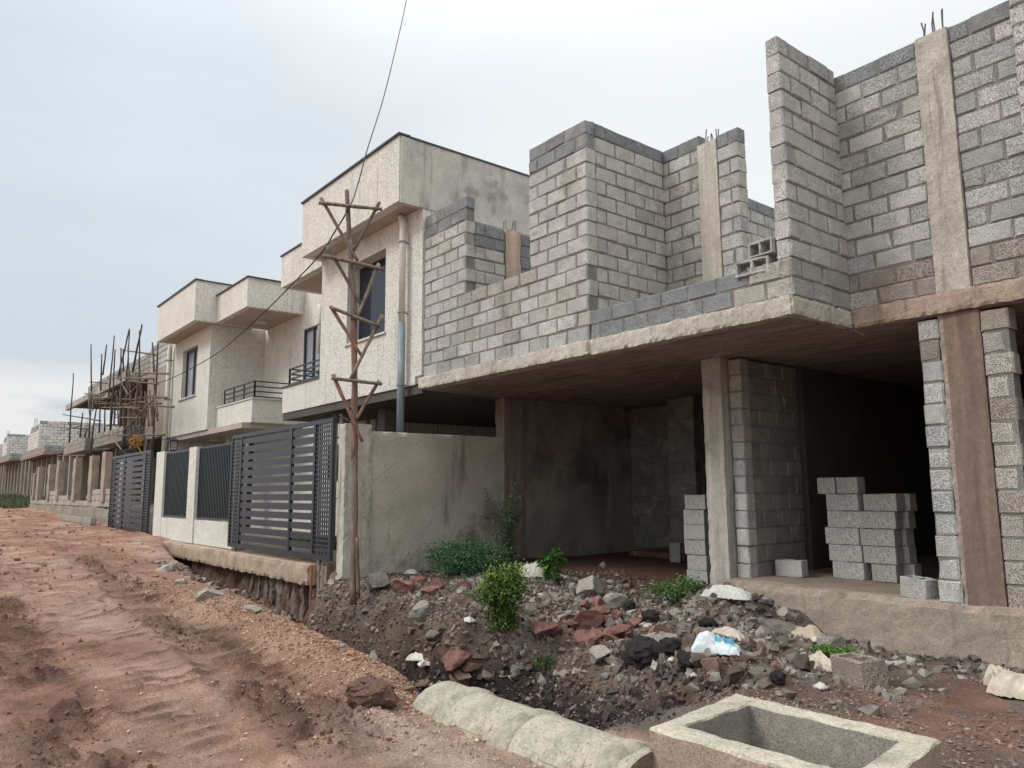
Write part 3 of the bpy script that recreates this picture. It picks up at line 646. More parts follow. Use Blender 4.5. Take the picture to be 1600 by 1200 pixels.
# concrete stubs under the beam in the trench face
m=MB()
for i in range(9):
    x=-14.6+i*.34+random.uniform(-.05,.05); w=random.uniform(.06,.15); b=-2.15
    m.rough(x-w,x+w,5.36,5.50,b,-1.46,.06,.035,5,(.20,.15,.12),jag=.05)
m.build('footing_stub',m_conc,FB)
# pillar + boundary wall
BW=thing('boundary_wall','rough plastered grey-beige wall running back from the corner pillar under the slab','wall',(-11,7,-1.2))
m=MB(); m.rough(-11.16,-10.93,5.42,5.88,-1.42,1.10,.06,.005,6,(.50,.47,.40),jag=.02); m.build('corner_pillar',m_conc,BW)
m=MB(); m.rough(-11.19,-11.0,5.88,8.62,-1.5,1.0,.07,.005,3.4,jag=.025); m.build('plastered_wall',m_plast,BW)
m=MB(); m.rough(-11.24,-10.97,8.60,9.08,-1.4,1.735,.1,.012,4,(.24,.20,.17),jag=.02); m.build('column',m_form,BW)
m=MB(); m.rough(-11.21,-11.02,9.08,12.1,-1.5,1.735,.12,.005,3.4,jag=.01); m.build('plastered_wall',m_plastshade,BW)
m=MB(); m.rough(-11.1,-10.8,5.35,5.65,-1.75,-1.30,.06,.03,6,(.30,.25,.2),jag=.04); m.build('pillar_footing',m_conc,BW)
# ================================================================== TIMBER POLE
def pl(px,py,dd=0):
    X0,Y0=-9.5,4.85; r=ray(px,py); t=(X0*X0+Y0*Y0)/(r.x*X0+r.y*Y0); return r*(t+dd*t/10.)
TP=thing('utility_pole','rough timber utility pole braced with eight crossed sticks, standing before the corner pillar','utility pole',(-9.5,4.86,-1.35))
def wpart(name,a,b,r,r2,col,dd=0): 
    m=MB(); m.pole(pl(*a,dd),pl(*b,dd),r,r2,10,.006,col,10); m.build(name,m_wood,TP,True)
wpart('post',(552,945),(555,662),.047,.045,(1.05,.92,.86)); wpart('post',(554,720),(553,470),.045,.043,(1.15,.88,.83)); wpart('post',(553,500),(546,375),.043,.037,(1,.95,.92),-.02); wpart('post',(547,400),(542,297),.037,.031,(.9,.9,.88))
for a,b in (((498,317),(597,327)),((504,399),(600,421)),((516,480),(594,510)),((518,591),(597,600))): wpart('crossbar',a,b,.026,.024,(.95,.9,.85),-.10)
for a,b,c in (((501,309),(559,408),(.95,.9,.85)),((593,316),(552,392),(.8,.75,.7)),((511,384),(564,475),(.8,.75,.7)),((592,412),(559,494),(1.3,1.25,1.15)),((516,478),(565,556),(1.3,.85,.7)),((598,492),(546,595),(1.25,1.1,.95)),((520,585),(566,690),(1.3,.85,.75)),((592,595),(556,656),(1.2,.95,.85))): wpart('brace',a,b,.026,.022,c,-.05)
wpart('brace',(558,840),(560,930),.02,.03,(.9,.75,.6),-.06); wpart('brace',(530,648),(560,668),.014,.008,(.7,.45,.4),-.12)
m=MB(); m.tube([pl(568,470,-.1),pl(576,460,-.1),pl(578,478,-.1),pl(572,494,-.1)],.004,5); m.build('tie_wire',m_cable,TP)
# cable (near span from overhead, far span to the scaffold)
pts=[]
p0=pl(547,322,-.12)
near=[(560,285),(575,230),(600,150),(622,60),(635,0),(646,-60)]
d2=Vector((-4.0,.6)); d1=Vector((-9.6,4.7))
nrm=Vector((-(d2.y-d1.y),d2.x-d1.x))
for px,py in reversed(near):
    r=ray(px,py); t=(nrm.x*d1.x+nrm.y*d1.y)/(nrm.x*r.x+nrm.y*r.y); pts.append(r*t)
pts.append(p0)
for px,py in [(523,362),(500,398),(446,455),(400,500),(345,548),(300,575),(261,594),(235,600)]:
    r=ray(px,py); n=Vector((1.35,20.5)); t=(n.x*-9.5+n.y*4.85)/(n.x*r.x+n.y*r.y); pts.append(r*t)
sm=[]
for i in range(len(pts)-1):
    a=pts[max(i-1,0)];b=pts[i];c=pts[i+1];d=pts[min(i+2,len(pts)-1)]
    for k in range(6):
        t=k/6; sm.append(.5*((2*b)+(c-a)*t+(2*a-5*b+4*c-d)*t*t+(3*b-a-3*c+d)*t**3))
sm.append(pts[-1])
m=MB(); m.tube(sm,.011,6); o=m.build('power_cable',m_cable); tag(o,'thin black overhead cable sagging past the timber pole toward the scaffold','cable')
# ================================================================== PIPES + MANHOLE
def culvert(x0,x1,label,y=3.36,z=-1.75,r=.335,collar=True,tilt=0):
    g=thing('concrete_pipe',label,'pipe',((x0+x1)/2,y,z),'culvert pipes beside the road')
    m=MB(); n=28;k=16; vs=[]
    for i in range(k+1):
        x=x0+(x1-x0)*i/k
        for j in range(n):
            a=2*math.pi*j/n; rr=r*(1+.02*mnoise.noise(Vector((x*3,math.cos(a)*2,math.sin(a)*2))))
            vs.append((x,y+math.cos(a)*rr,z+tilt*(x-x0)+math.sin(a)*rr))
    fs=[(i*n+j,i*n+(j+1)%n,(i+1)*n+(j+1)%n,(i+1)*n+j) for i in range(k) for j in range(n)]+[tuple(range(n)),tuple(k*n+j for j in range(n))[::-1]]
    m.add(vs,fs); m.build('barrel',m_pipe,g,True)
    if collar:
        x1=min(x1,-3.17); m=MB(); prof=[(-.075,.985),(-.06,1.035),(-.02,1.055),(.03,1.055),(.065,1.03),(.08,.985)]; vs=[];
        for dx,q in prof:
            for j in range(n):
                a=2*math.pi*j/n; w=mnoise.noise(Vector((x1*3,math.cos(a)*2.5,math.sin(a)*2.5)))
                rr=r*(q+.05*w*(q-1)*6); vs.append((x1+dx*(1+.3*w)+.03*w,y+math.cos(a)*rr,z+math.sin(a)*rr))
        K=len(prof); fs=[(i*n+j,i*n+(j+1)%n,(i+1)*n+(j+1)%n,(i+1)*n+j) for i in range(K-1) for j in range(n)]
        m.add(vs,fs); m.build('mortar_collar',m_collar,g,True)
culvert(-5.08,-4.72,'half-buried concrete pipe end emerging from the orange gravel berm')
culvert(-4.70,-3.98,'middle concrete pipe section between two lumpy mortar joints')
culvert(-3.96,-3.0,'concrete pipe section running up to the open box chamber',collar=True)
MHt=thing('inspection_chamber','open rectangular concrete chamber without a lid at the lower right','chamber',(-2.5,3.9,-1.55))
def chamber():
    m=MB(); O=[Vector((*p,0)) for p in MH]; c=sum(O,Vector())/4
    I=[Vector((-2.93,3.56,0)),Vector((-2.95,4.22,0)),Vector((-2.04,4.23,0)),Vector((-1.96,3.58,0))]
    n=22; vs=[];rings=[]
    def ring(P,z,amp,seed):
        out=[]
        for s in range(4):
            a,b=P[s],P[(s+1)%4]
            for i in range(n):
                p=a.lerp(b,i/n); d=mnoise.noise_vector(Vector((p.x*7,p.y*7,z*5+seed)))*amp+mnoise.noise_vector(Vector((p.x*22,p.y*22,z*9+seed)))*amp*.5
                out.append((p.x+d.x,p.y+d.y,z+d.z))
        return out
    zt=-1.30
    def mid(t): return [O[i].lerp(I[i],t) for i in range(4)]
    R_=[ring(O,-1.9,.006,1),ring(O,-1.7,.008,1),ring(O,-1.55,.01,1),ring(O,-1.42,.01,1),ring(O,zt-.010,.009,1),ring(mid(.05),zt,.008,2),ring(mid(.35),zt+.004,.012,2),ring(mid(.65),zt+.004,.012,2),ring(mid(.95),zt,.008,2),ring(I,zt-.010,.009,3),ring(I,-1.42,.008,3),ring(I,-1.6,.008,3),ring(I,-1.9,.008,3),ring(I,-2.3,.008,3)]
    for r in R_: vs+=r
    k=4*n; fs=[(a*k+j,a*k+(j+1)%k,(a+1)*k+(j+1)%k,(a+1)*k+j) for a in range(len(R_)-1) for j in range(k)]
    cols=[(.36,.29,.22)]*4+[(.47,.43,.345)]*5+[(.29,.265,.23)]*4
    for a in range(len(R_)-1):
        pass
    m.add(vs,[],(1,1,1)); 
    for a in range(len(R_)-1):
        for j in range(k): m.f.append(fs[a*k+j]); m.c.append(cols[a])
    return m
chamber().build('chamber_walls',m_conc,MHt,False)
# ================================================================== LOOSE BLOCKS
def hollow(name='hollow_block',L=.4,Wd=.2,Hh=.2,seed=0,col=(.55,.545,.52)):
    random.seed(seed); m=MB(); j=lambda a=.004:random.uniform(-a,a)
    # outer walls and web as jittered boxes, holes run along z
    t=.032
    xs=[-L/2,-L/2+t,-t/2,t/2,L/2-t,L/2]; ys=[-Wd/2,-Wd/2+t,Wd/2-t,Wd/2]
    P={}
    for zi,z in enumerate((0,Hh)):
        for i,x in enumerate(xs):
            for k,y in enumerate(ys): P[(i,k,zi)]=(x+j(),y+j(),z+j(.005))
    keys=list(P); idx={k:n for n,k in enumerate(keys)}; fs=[]
    solid=lambda i,k: not (k==1 and i in(1,3))
    for i in range(5):
        for k in range(3):
            if solid(i,k):
                fs.append((idx[i,k,1],idx[i+1,k,1],idx[i+1,k+1,1],idx[i,k+1,1])); fs.append((idx[i,k,0],idx[i,k+1,0],idx[i+1,k+1,0],idx[i+1,k,0]))
                for (di,dk,a,b) in ((0,-1,(i,k),(i+1,k)),(1,0,(i+1,k),(i+1,k+1)),(0,1,(i+1,k+1),(i,k+1)),(-1,0,(i,k+1),(i,k))):
                    ni,nk=i+di,k+dk
                    if not(0<=ni<5 and 0<=nk<3) or not solid(ni,nk): fs.append((idx[(*a,0)],idx[(*b,0)],idx[(*b,1)],idx[(*a,1)]))
    m.add([P[k] for k in keys],fs,col)
    o=m.build(name,m_block); 
    bv=o.modifiers.new('bevel','BEVEL'); bv.width=.006; bv.segments=1
    return o
HB=[hollow(seed=s,col=c) for s,c in ((1,(.55,.545,.52)),(2,(.53,.515,.485)),(3,(.58,.575,.55)),(4,(.36,.31,.265)))]
used=[]
def place_block(i,loc,rot=(0,0,0),sc=(1,1,1),label='',group=None,z0=0):
    i=3 if i==99 else i%3; src=HB[i]
    if i not in used: used.append(i); o=src
    else: o=src.copy(); COL.objects.link(o)
    o.location=loc; o.rotation_euler=rot; o.scale=sc
    tag(o,label,'block',group); return o
G='concrete blocks stacked in the doorway'
rows=[[(1301,1352),(1362,1401)],[(1296,1349),(1350,1402)],[(1292,1346),(1347,1402)],[(1297,1351),(1351,1406)],[(1297,1350),(1355,1410)],[(1285,1314),(1316,1350)]]
words=['bottom','second','third','fourth','fifth','topmost']
c=0
for k,row in enumerate(rows):
    for s,(a,b) in enumerate(row):
        pa=onY(a,900,9.15); pb=onY(b,900,9.15); L=pb.x-pa.x
        place_block(c,((pa.x+pb.x)/2,9.25+random.uniform(-.01,.02),-1.072+k*.2055),(0,0,R(random.uniform(-2.5,2.5))),(max(.5,L/.41),1,1),'grey block in the doorway stack, %s row, %s side'%(words[k],('left','right')[s]),G); c+=1
        if k<5 and s==1: place_block(c,((pa.x+pb.x)/2+.05,9.47,-1.072+k*.2055),(0,0,R(random.uniform(-3,3))),(1,1,1),'block behind the right column of the doorway stack, %s row'%words[k],G); c+=1
for k in range(6):
    p=onY(1092,900,8.75); place_block(c,(p.x+random.uniform(-.02,.02),8.80,-1.28+k*.2055),(0,0,R(random.uniform(-5,5))),(.85,1,1),'pale block in the tower left of the central column, %s from bottom'%['first','second','third','fourth','fifth','sixth'][k],'blocks in the tower beside the column'); c+=1
p=onY(1237,887,8.95); place_block(c,(p.x,8.95,-1.072),(0,0,R(8)),(.85,1,1),'single grey block lying alone just left of the doorway stack'); c+=1
p=onY(1435,908,8.2); place_block(c,(p.x,8.20,-1.085),(0,R(3),R(-12)),(.72,1,1),'chipped block lying at the foot of the block pier, right of the stack'); c+=1
p=onY(1049,862,10.9); place_block(c,(p.x,10.9,-1.1),(R(0),R(90),R(20)),(1,1,1),'upright block leaning on the dim interior wall'); c+=1
# on the parapet, holes to the road
a=onY(1184,405,7.0)
place_block(2,(a.x-.03,7.10,2.355),(R(90),0,R(4)),(1,.85,1),'hollow block on the parapet with holes showing, lower of two'); c+=1
place_block(0,(a.x+.11,7.10,2.53),(R(90),0,R(-5)),(.75,.85,1),'hollow block on the parapet with holes showing, upper of two')
p=ground(1345,1068); place_block(99,(p.x,p.y,zg(p.x,p.y)-.03),(R(4),R(-3),R(-28)),(1,1.1,1.1),'lone brown hollow block on the dirt before the plinth')
# unused source safety
for i,o in enumerate(HB):
    if i not in used: bpy.data.objects.remove(o)
random.seed(21)
# ================================================================== ROCKS
def rockmesh(seed,mat,name,col=(.3,.28,.26),sub=3,flat=.8,amp=.3,ang=True,cube=True):
    import bmesh
    bm=bmesh.new(); bmesh.ops.create_icosphere(bm,subdivisions=sub,radius=1)
    rr=random.Random(seed); planes=[]
    if ang:
        from mathutils import Euler
        q=Euler((rr.uniform(0,6),rr.uniform(0,6),rr.uniform(0,6))).to_matrix()
        for ax in () if not cube else ((1,0,0),(-1,0,0),(0,1,0),(0,-1,0),(0,0,1),(0,0,-1)): planes.append((q@Vector(ax),rr.uniform(.42,.68)))
    for _ in range((4 if cube else 11) if ang else 1):
        v=Vector((rr.gauss(0,1),rr.gauss(0,1),rr.gauss(0,1))).normalized(); planes.append((v,rr.uniform(.5,.75)))
    for v in bm.verts:
        p=v.co.copy()*(1.35 if ang else 1)
        for n,d in planes*(2 if ang else 1):
            e=p.dot(n)-d
            if e>0: p-=n*e
        p+=mnoise.noise_vector(p*1.6+Vector((seed*3.1,0,0)))*amp*.35+mnoise.noise_vector(p*4+Vector((seed,5,0)))*amp*.14
        p.z*=flat; v.co=p
    me=bpy.data.meshes.new(name); bm.to_mesh(me); bm.free()
    ca=me.color_attributes.new('Col','FLOAT_COLOR','CORNER'); ca.data.foreach_set('color',np.tile(np.array([*col,1.],np.float32),len(me.loops)))
    me.materials.append(mat); return me
grey=[rockmesh(i,m_rock,'rubble',(.21,.185,.16) if i%3 else (.15,.12,.10),3,amp=.4,cube=i%2==0) for i in range(10)]
pale=[rockmesh(20+i,m_rock,'pale_rubble',(.33,.305,.265),3,amp=.45,cube=i%2==0) for i in range(4)]
redm=[rockmesh(30+i,m_red,'red_stone',sub=3,amp=.4,cube=False) for i in range(5)]
brn=[rockmesh(40+i,m_rock,'brown_rubble',(.24,.16,.12),2) for i in range(4)]
org=[rockmesh(50+i,m_rock,'orange_stone',(.40,.22,.13),2) for i in range(4)]
def rock(me,name,loc,s,label,cat='stone',group=None,sq=(1,1,1),rz=None,tilt=.3,sink=.35):
    o=bpy.data.objects.new(name,me); COL.objects.link(o)
    o.scale=(s*sq[0],s*sq[1],s*sq[2]); o.rotation_euler=(random.uniform(-tilt,tilt),random.uniform(-tilt,tilt),random.uniform(0,6.28) if rz is None else rz)
    o.location=(loc[0],loc[1],zg(loc[0],loc[1])+s*sq[2]*.6*(1-sink*1.4) if len(loc)<3 else loc[2]); return tag(o,label,cat,group)
def rp(px,py,wpx): # ground point and half-size in metres for a width in photo pixels
    p=ground(px,py); d=p.length; return p,wpx/2*d/FPX*1.12
# red stones
for i,(x,y,w) in enumerate([(913,962,50),(938,955,30),(883,985,28),(845,983,50),(868,992,26),(907,990,36),(926,992,34),(950,985,34),(975,980,40),(993,972,22),(966,962,26),(915,947,26),(935,940,34),(955,992,26),(930,1006,24),(1022,988,36),(1040,983,22),(1000,960,18),(895,975,26),(948,968,26),(886,962,22),(984,990,20)]):
    p,s=rp(x,y+w*.35,w*.84); rock(redm[i%5],'red_stone',(p.x,p.y),s,'reddish volcanic stone in the loose cluster right of the leafy shrub','stone','red stones in the middle cluster',(1,.85,1),sink=.2)
for i,(x,y,w) in enumerate([(637,917,34),(668,925,28),(655,912,20),(680,916,22),(724,913,20)]):
    p,s=rp(x,y+w*.3,w); rock(redm[(i+2)%5],'red_stone',(p.x,p.y),s,'reddish stone on the bank edge at the foot of the low green bush','stone','red stones by the low bush',sink=.2)
# named larger stones
for x,y,w,me,lab,cat in [(590,908,50,pale[0],'large pale boulder right of the timber pole foot','boulder'),(712,1030,46,redm[1],'tilted reddish slab in the trench above the pipe end','stone'),
    (720,1062,44,brn[0],'brown broken chunk resting against the top of the pipe','stone'),(1025,998,60,pale[1],'flat pale stone beside the black clods','stone'),(905,1000,0,pale[1],'',''),
    (920,915,56,pale[2],'long pale concrete lump behind the stone heap','stone'),(960,935,40,pale[3],'pale faceted stone on the heap left of the dark clod','stone'),(942,882,16,pale[0],'small pale wedge stone on the dim floor','stone'),
    (658,956,38,pale[1],'flat speckled grey slab on the trench bank','stone'),(1295,1005,46,pale[3],'broken pale block half buried below the plinth','stone'),(1228,965,30,pale[2],'tilted concrete block fragment at the plinth corner','stone'),
    (1208,975,44,grey[1],'tipped grey block chunk on top of the rubble heap','stone'),(1112,1043,40,brn[1],'brown clod pinning the blue and white sack','clod'),(735,1050,30,brn[2],'narrow stone wedged behind the pipe','stone'),
    (935,1022,40,pale[3],'tan stone at the foot of the red cluster','stone'),(1310,1052,0,pale[0],'','')]:
    if not w: continue
    p,s=rp(x,y+w*.3,w); rock(me,'stone',(p.x,p.y),s,lab,cat,None,(1,.8,.85),sink=.2)
# rubble heaps: individual chunks
def scatter(poly,n,smin,smax,meshes,name,label,group,cat='rubble'):
    k=0
    xs=[a for a,b in poly]; ys=[b for a,b in poly]
    tr=0
    while k<n and tr<n*20:
        tr+=1
        x=random.uniform(min(xs),max(xs)); y=random.uniform(min(ys),max(ys))
        ins=False; j=len(poly)-1
        for i in range(len(poly)):
            if (poly[i][1]>y)!=(poly[j][1]>y) and x<(poly[j][0]-poly[i][0])*(y-poly[i][1])/(poly[j][1]-poly[i][1])+poly[i][0]: ins=not ins
            j=i
        if not ins: continue
        p=ground(x,y); s=random.uniform(smin,smax)*random.uniform(.6,1)**1.3
        rock(random.choice(meshes),name,(p.x,p.y),s,label,cat,group,(1,random.uniform(.6,1),random.uniform(.6,1)),tilt=.6,sink=.3); k+=1
scatter([(1080,925),(1190,935),(1250,1000),(1290,1050),(1180,1080),(1090,1050),(1040,960)],112,.045,.13,grey+brn[:1],'rubble_chunk','angular grey rubble chunk in the heap before the central column','rubble heap before the central column')
scatter([(850,905),(940,900),(1060,925),(1090,960),(990,975),(880,945),(830,930)],70,.05,.14,grey+pale,'rubble_chunk','pale broken rubble piece behind the red stones','pale rubble behind the red stones')
scatter([(1340,1005),(1600,1000),(1600,1040),(1500,1045),(1420,1030)],85,.04,.11,grey,'rubble_chunk','grey stone in the low pile along the plinth at right','stones piled along the plinth')
scatter([(640,920),(760,925),(730,945),(640,940)],22,.05,.11,grey+brn,'rubble_chunk','brownish rubble piece on the bank below the low bush','rubble on the bank edge')
scatter([(640,990),(740,980),(760,1060),(690,1050)],26,.05,.12,grey+brn,'rubble_chunk','loose stone in the trench behind the pipe end','stones behind the pipe end')
scatter([(275,885),(470,960),(560,1000),(640,1060),(600,1050),(430,985)],26,.03,.09,pale+org,'berm_stone','small stone on the orange berm along the trench','stones on the berm','stone')
scatter([(60,800),(230,850),(330,950),(150,900)],30,.03,.08,pale+org+brn,'road_stone','small stone lying on the churned red road near the far gate','stones on the far road','stone')
for i,(x,y,w) in enumerate([(283,912,24),(262,893,30),(325,936,50),(392,955,30),(665,1078,30),(640,1083,22),(690,1085,24),(150,790,9),(72,783,12)]):
    p,s=rp(x,y,w); rock((pale+brn)[i%8],'berm_stone',(p.x,p.y),s,['pale flat rock near the left end of the beam','flat greenish rock beside the undercut','dark muddy lump at the trench edge','grey slab lying on the trench lip','knobbly rock touching the pipe end','pinkish stone left of the pipe end','rounded stone leaning on the pipe mouth','white stone on the far road edge','largest white boulder on the far road edge'][i],'stone',None,(1,.8,.6))
# clods
clod=rockmesh(60,m_clod,'black_clod',sub=4,flat=.8,amp=.95,ang=False)
for i,(x,y,w,l) in enumerate([(1010,1020,62,'largest black earth clod at the edge of the pit'),(1050,1022,40,'black earth clod against the right of the largest one'),(1072,1040,38,'black earth clod nearest the blue and white sack'),(985,1030,36,'black earth clod at the left foot of the largest one'),(1106,976,28,'small black clod on the rubble heap above the sack'),(1217,1062,26,'black clod on the gravel right of the sack'),(1020,965,34,'dark clod between the red and pale stones'),(985,950,24,'dark lump wedged above the red stones')]):
    p,s=rp(x,y+w*.2,w*.85); rock(clod,'earth_clod',(p.x,p.y),s,l,'clod',None,(1,.9,.85),sink=.1)
mudm=rockmesh(61,m_mud,'mud_clod',sub=4,flat=.8,amp=1.2,ang=False)
p,s=rp(575,1102,58); rock(mudm,'mud_clod',(p.x,p.y),s,'brown mud lump on the road left of the pipe','clod',None,(1.25,.85,.8),sink=.4,tilt=.1,rz=.5)
# gravel as stuff
def gravel(name,n,fn,smin,smax,cols,lab=None):
    base=np.array([(1,0,0),(-1,0,0),(0,1,0),(0,-1,0),(0,0,1),(0,0,-1)],float)
    tri=np.array([(0,2,4),(2,1,4),(1,3,4),(3,0,4),(2,0,5),(1,2,5),(3,1,5),(0,3,5)])
    P=fn(n); n=len(P); z,_=zfun(P[:,0],P[:,1])
    s=(smin+(smax-smin)*rng.random(n)**2.5)[:,None,None]
    V=base[None]*(.55+.9*rng.random((n,6,1)))+rng.normal(0,.22,(n,6,3)); a=rng.random(n)*6.28; ca_,sa_=np.cos(a),np.sin(a)
    x=V[:,:,0]*ca_[:,None]-V[:,:,1]*sa_[:,None]; y=V[:,:,0]*sa_[:,None]+V[:,:,1]*ca_[:,None]
    V=np.stack([x,y,V[:,:,2]*.8],-1)*s; V+=np.concatenate([P,z[:,None]+s[:,0,:]*.25],1)[:,None,:]
    F=(tri[None]+6*np.arange(n)[:,None,None]).reshape(-1,3)
    me=bpy.data.meshes.new(name); me.vertices.add(n*6); me.vertices.foreach_set('co',V.reshape(-1)); me.loops.add(F.size); me.loops.foreach_set('vertex_index',F.ravel().astype(np.int32))
    me.polygons.add(len(F)); me.polygons.foreach_set('loop_start',np.arange(0,F.size,3,dtype=np.int32)); me.polygons.foreach_set('loop_total',np.full(len(F),3,dtype=np.int32)); me.update(calc_edges=True)
    cc=np.array(cols)[rng.integers(0,len(cols),n)]*(.75+.5*rng.random((n,1))); cc=np.repeat(np.concatenate([cc,np.ones((n,1))],1),6,0)
    at=me.color_attributes.new('Col','FLOAT_COLOR','POINT'); at.data.foreach_set('color',cc.astype(np.float32).ravel())
    me.shade_flat(); me.materials.append(m_rock); o=bpy.data.objects.new(name,me); COL.objects.link(o); tag(o,lab,'gravel',kind='stuff')
_ico=None
def debris(name,n,fn,smin,smax,cols,lab):
    base=np.array([(x,y,z) for z in(-1,1) for y in(-1,1) for x in(-1,1)],float)*.62
    tri=np.array([(0,2,3),(0,3,1),(4,5,7),(4,7,6),(0,1,5),(0,5,4),(2,6,7),(2,7,3),(0,4,6),(0,6,2),(1,3,7),(1,7,5)])
    P=fn(n); n=len(P); z,_=zfun(P[:,0],P[:,1]); s=(smin+(smax-smin)*rng.random(n)**2)[:,None,None]
    sq=np.stack([np.ones(n),.55+.45*rng.random(n),.4+.5*rng.random(n)],-1)[:,None,:]
    V=base[None]*(.6+.6*rng.random((n,8,1)))+rng.normal(0,.17,(n,8,3)); V=V*sq
    t=rng.normal(0,.8,n)[:,None]; x,zz=V[:,:,0]*np.cos(t)-V[:,:,2]*np.sin(t),V[:,:,0]*np.sin(t)+V[:,:,2]*np.cos(t)
    a=(rng.random(n)*6.28)[:,None]; y=V[:,:,1]; V=np.stack([x*np.cos(a)-y*np.sin(a),x*np.sin(a)+y*np.cos(a),zz],-1)*s+np.concatenate([P,z[:,None]+s[:,0,:]*.12],1)[:,None,:]
    F=(tri[None]+8*np.arange(n)[:,None,None]).reshape(-1,3)
    me=bpy.data.meshes.new(name); me.vertices.add(n*8); me.vertices.foreach_set('co',V.reshape(-1)); me.loops.add(F.size); me.loops.foreach_set('vertex_index',F.ravel().astype(np.int32))
    me.polygons.add(len(F)); me.polygons.foreach_set('loop_start',np.arange(0,F.size,3,dtype=np.int32)); me.polygons.foreach_set('loop_total',np.full(len(F),3,dtype=np.int32)); me.update(calc_edges=True)
    cc=np.array(cols)[rng.integers(0,len(cols),n)]*(.8+.4*rng.random((n,1))); cc=np.repeat(np.concatenate([cc,np.ones((n,1))],1),8,0)
    at=me.color_attributes.new('Col','FLOAT_COLOR','POINT'); at.data.foreach_set('color',cc.astype(np.float32).ravel())
    me.shade_flat(); me.materials.append(m_rock); o=bpy.data.objects.new(name,me); COL.objects.link(o); tag(o,lab,'rubble',kind='stuff')
def uni(x0,x1,y0,y1,mask=None):
    def f(n):
        P=np.stack([x0+(x1-x0)*rng.random(n),y0+(y1-y0)*rng.random(n)],-1)
        if mask is not None: P=P[rng.random(len(P))<mask(P[:,0],P[:,1])]
        return P
    return f
gravel('berm_gravel',22000,uni(-13,-4.9,2.7,3.9,lambda x,y:np.exp(-((y-3.33)/.33)**2)),.005,.019,[(.40,.27,.18),(.33,.20,.135),(.45,.34,.25),(.29,.19,.145),(.26,.13,.10)],'orange gravel spread along the trench berm')
gravel('yard_gravel',20000,uni(-6.5,0,4.5,8.1,lambda x,y:ss(-.25,.25,fbm(x*1.2,y*1.2,81,3)+.25*ss(6.8,7.6,y)+.3*(1-ss(-4.2,-3.4,x)))),.005,.02,[(.17,.135,.11),(.13,.10,.085),(.23,.19,.16),(.20,.13,.10)],'fine grey gravel over the yard before the plinth')
gravel('trench_gravel',7000,uni(-11,-3.6,3.7,6.6),.006,.026,[(.07,.055,.05),(.05,.04,.036),(.09,.085,.08),(.09,.07,.06)],'dark crumbs of soil and gravel in the pit')
gravel('road_gravel',5000,uni(-7,-1.5,1.2,3.2,lambda x,y:.25+.75*ss(2.2,3,y)),.004,.016,[(.40,.30,.24),(.33,.22,.17),(.45,.37,.30),(.25,.15,.11)],'fine pinkish grit scattered on the road')
gravel('road_crumbs',1800,uni(-22,-7,.5,4.2,lambda x,y:ss(-.1,.3,fbm(x*.8,y*1.3,85,3))),.006,.028,[(.30,.16,.11),(.22,.12,.09),(.36,.25,.19)],'red-brown mud crumbs along the ruts')
gravel('bank_gravel',9000,uni(-11,-6.3,4.5,8.5),.008,.035,[(.20,.15,.12),(.14,.10,.08),(.27,.23,.20)],'brown rubble crumbs on the bank above the trench')
GR=[(.19,.165,.14),(.15,.122,.10),(.22,.20,.175),(.13,.095,.075)]
debris('rubble_debris',8500,uni(-10.2,-2.6,4.9,8.0,lambda x,y:np.clip(np.exp(-((x+5.0)/1.7)**2-((y-6.6)/.9)**2)+.8*np.exp(-((x+7.8)/1.6)**2-((y-6.6)/.9)**2)+.35*ss(-.1,.2,fbm(x*1.3,y*1.3,90,3))*(x<-3.6),0,1)),.012,.085,GR+[(.26,.24,.215)],'small broken concrete and stone debris covering the yard mounds')
debris('pile_debris',1500,uni(-4.2,.5,6.9,8.0,lambda x,y:np.exp(-((y-7.55)/.3)**2)),.015,.07,GR,'small stones along the foot of the plinth')
debris('bank_debris',2000,uni(-11,-6.5,4.2,5.6),.012,.06,[(.20,.145,.115),(.15,.105,.085),(.24,.20,.17)],'clods and stones stuck in the trench bank')
debris('trench_debris',900,uni(-16,-10.5,3.9,5.4),.02,.09,[(.19,.14,.11),(.15,.105,.085),(.27,.23,.2)],'clods and stones in the trench under the beam')
debris('pit_clods',1500,uni(-6.6,-3.8,3.7,5.4),.012,.07,[(.045,.036,.034),(.07,.055,.05),(.035,.03,.03)],'black wet clods in the pit')
debris('road_clods',15000,uni(-13,-3,.6,3.3,lambda x,y:np.clip(np.exp(-((y-2.42-.055*(-x-5))/.33)**4)+.5*np.exp(-((y-.95-.03*(-x-5))/.28)**4),0,1)*ss(-.12,.22,fbm(x*.55,y*.9,55,2))),.006,.026,[(.20,.115,.088),(.17,.098,.076),(.26,.165,.13)],'mud clods thrown up in the wheel ruts')
debris('far_road_clods',700,uni(-45,-12,1.5,5,lambda x,y:ss(-.1,.2,fbm(x*.5,y*1.0,92,3))),.02,.085,[(.27,.15,.11),(.22,.12,.09),(.32,.2,.15)],'red clods over the churned far road')
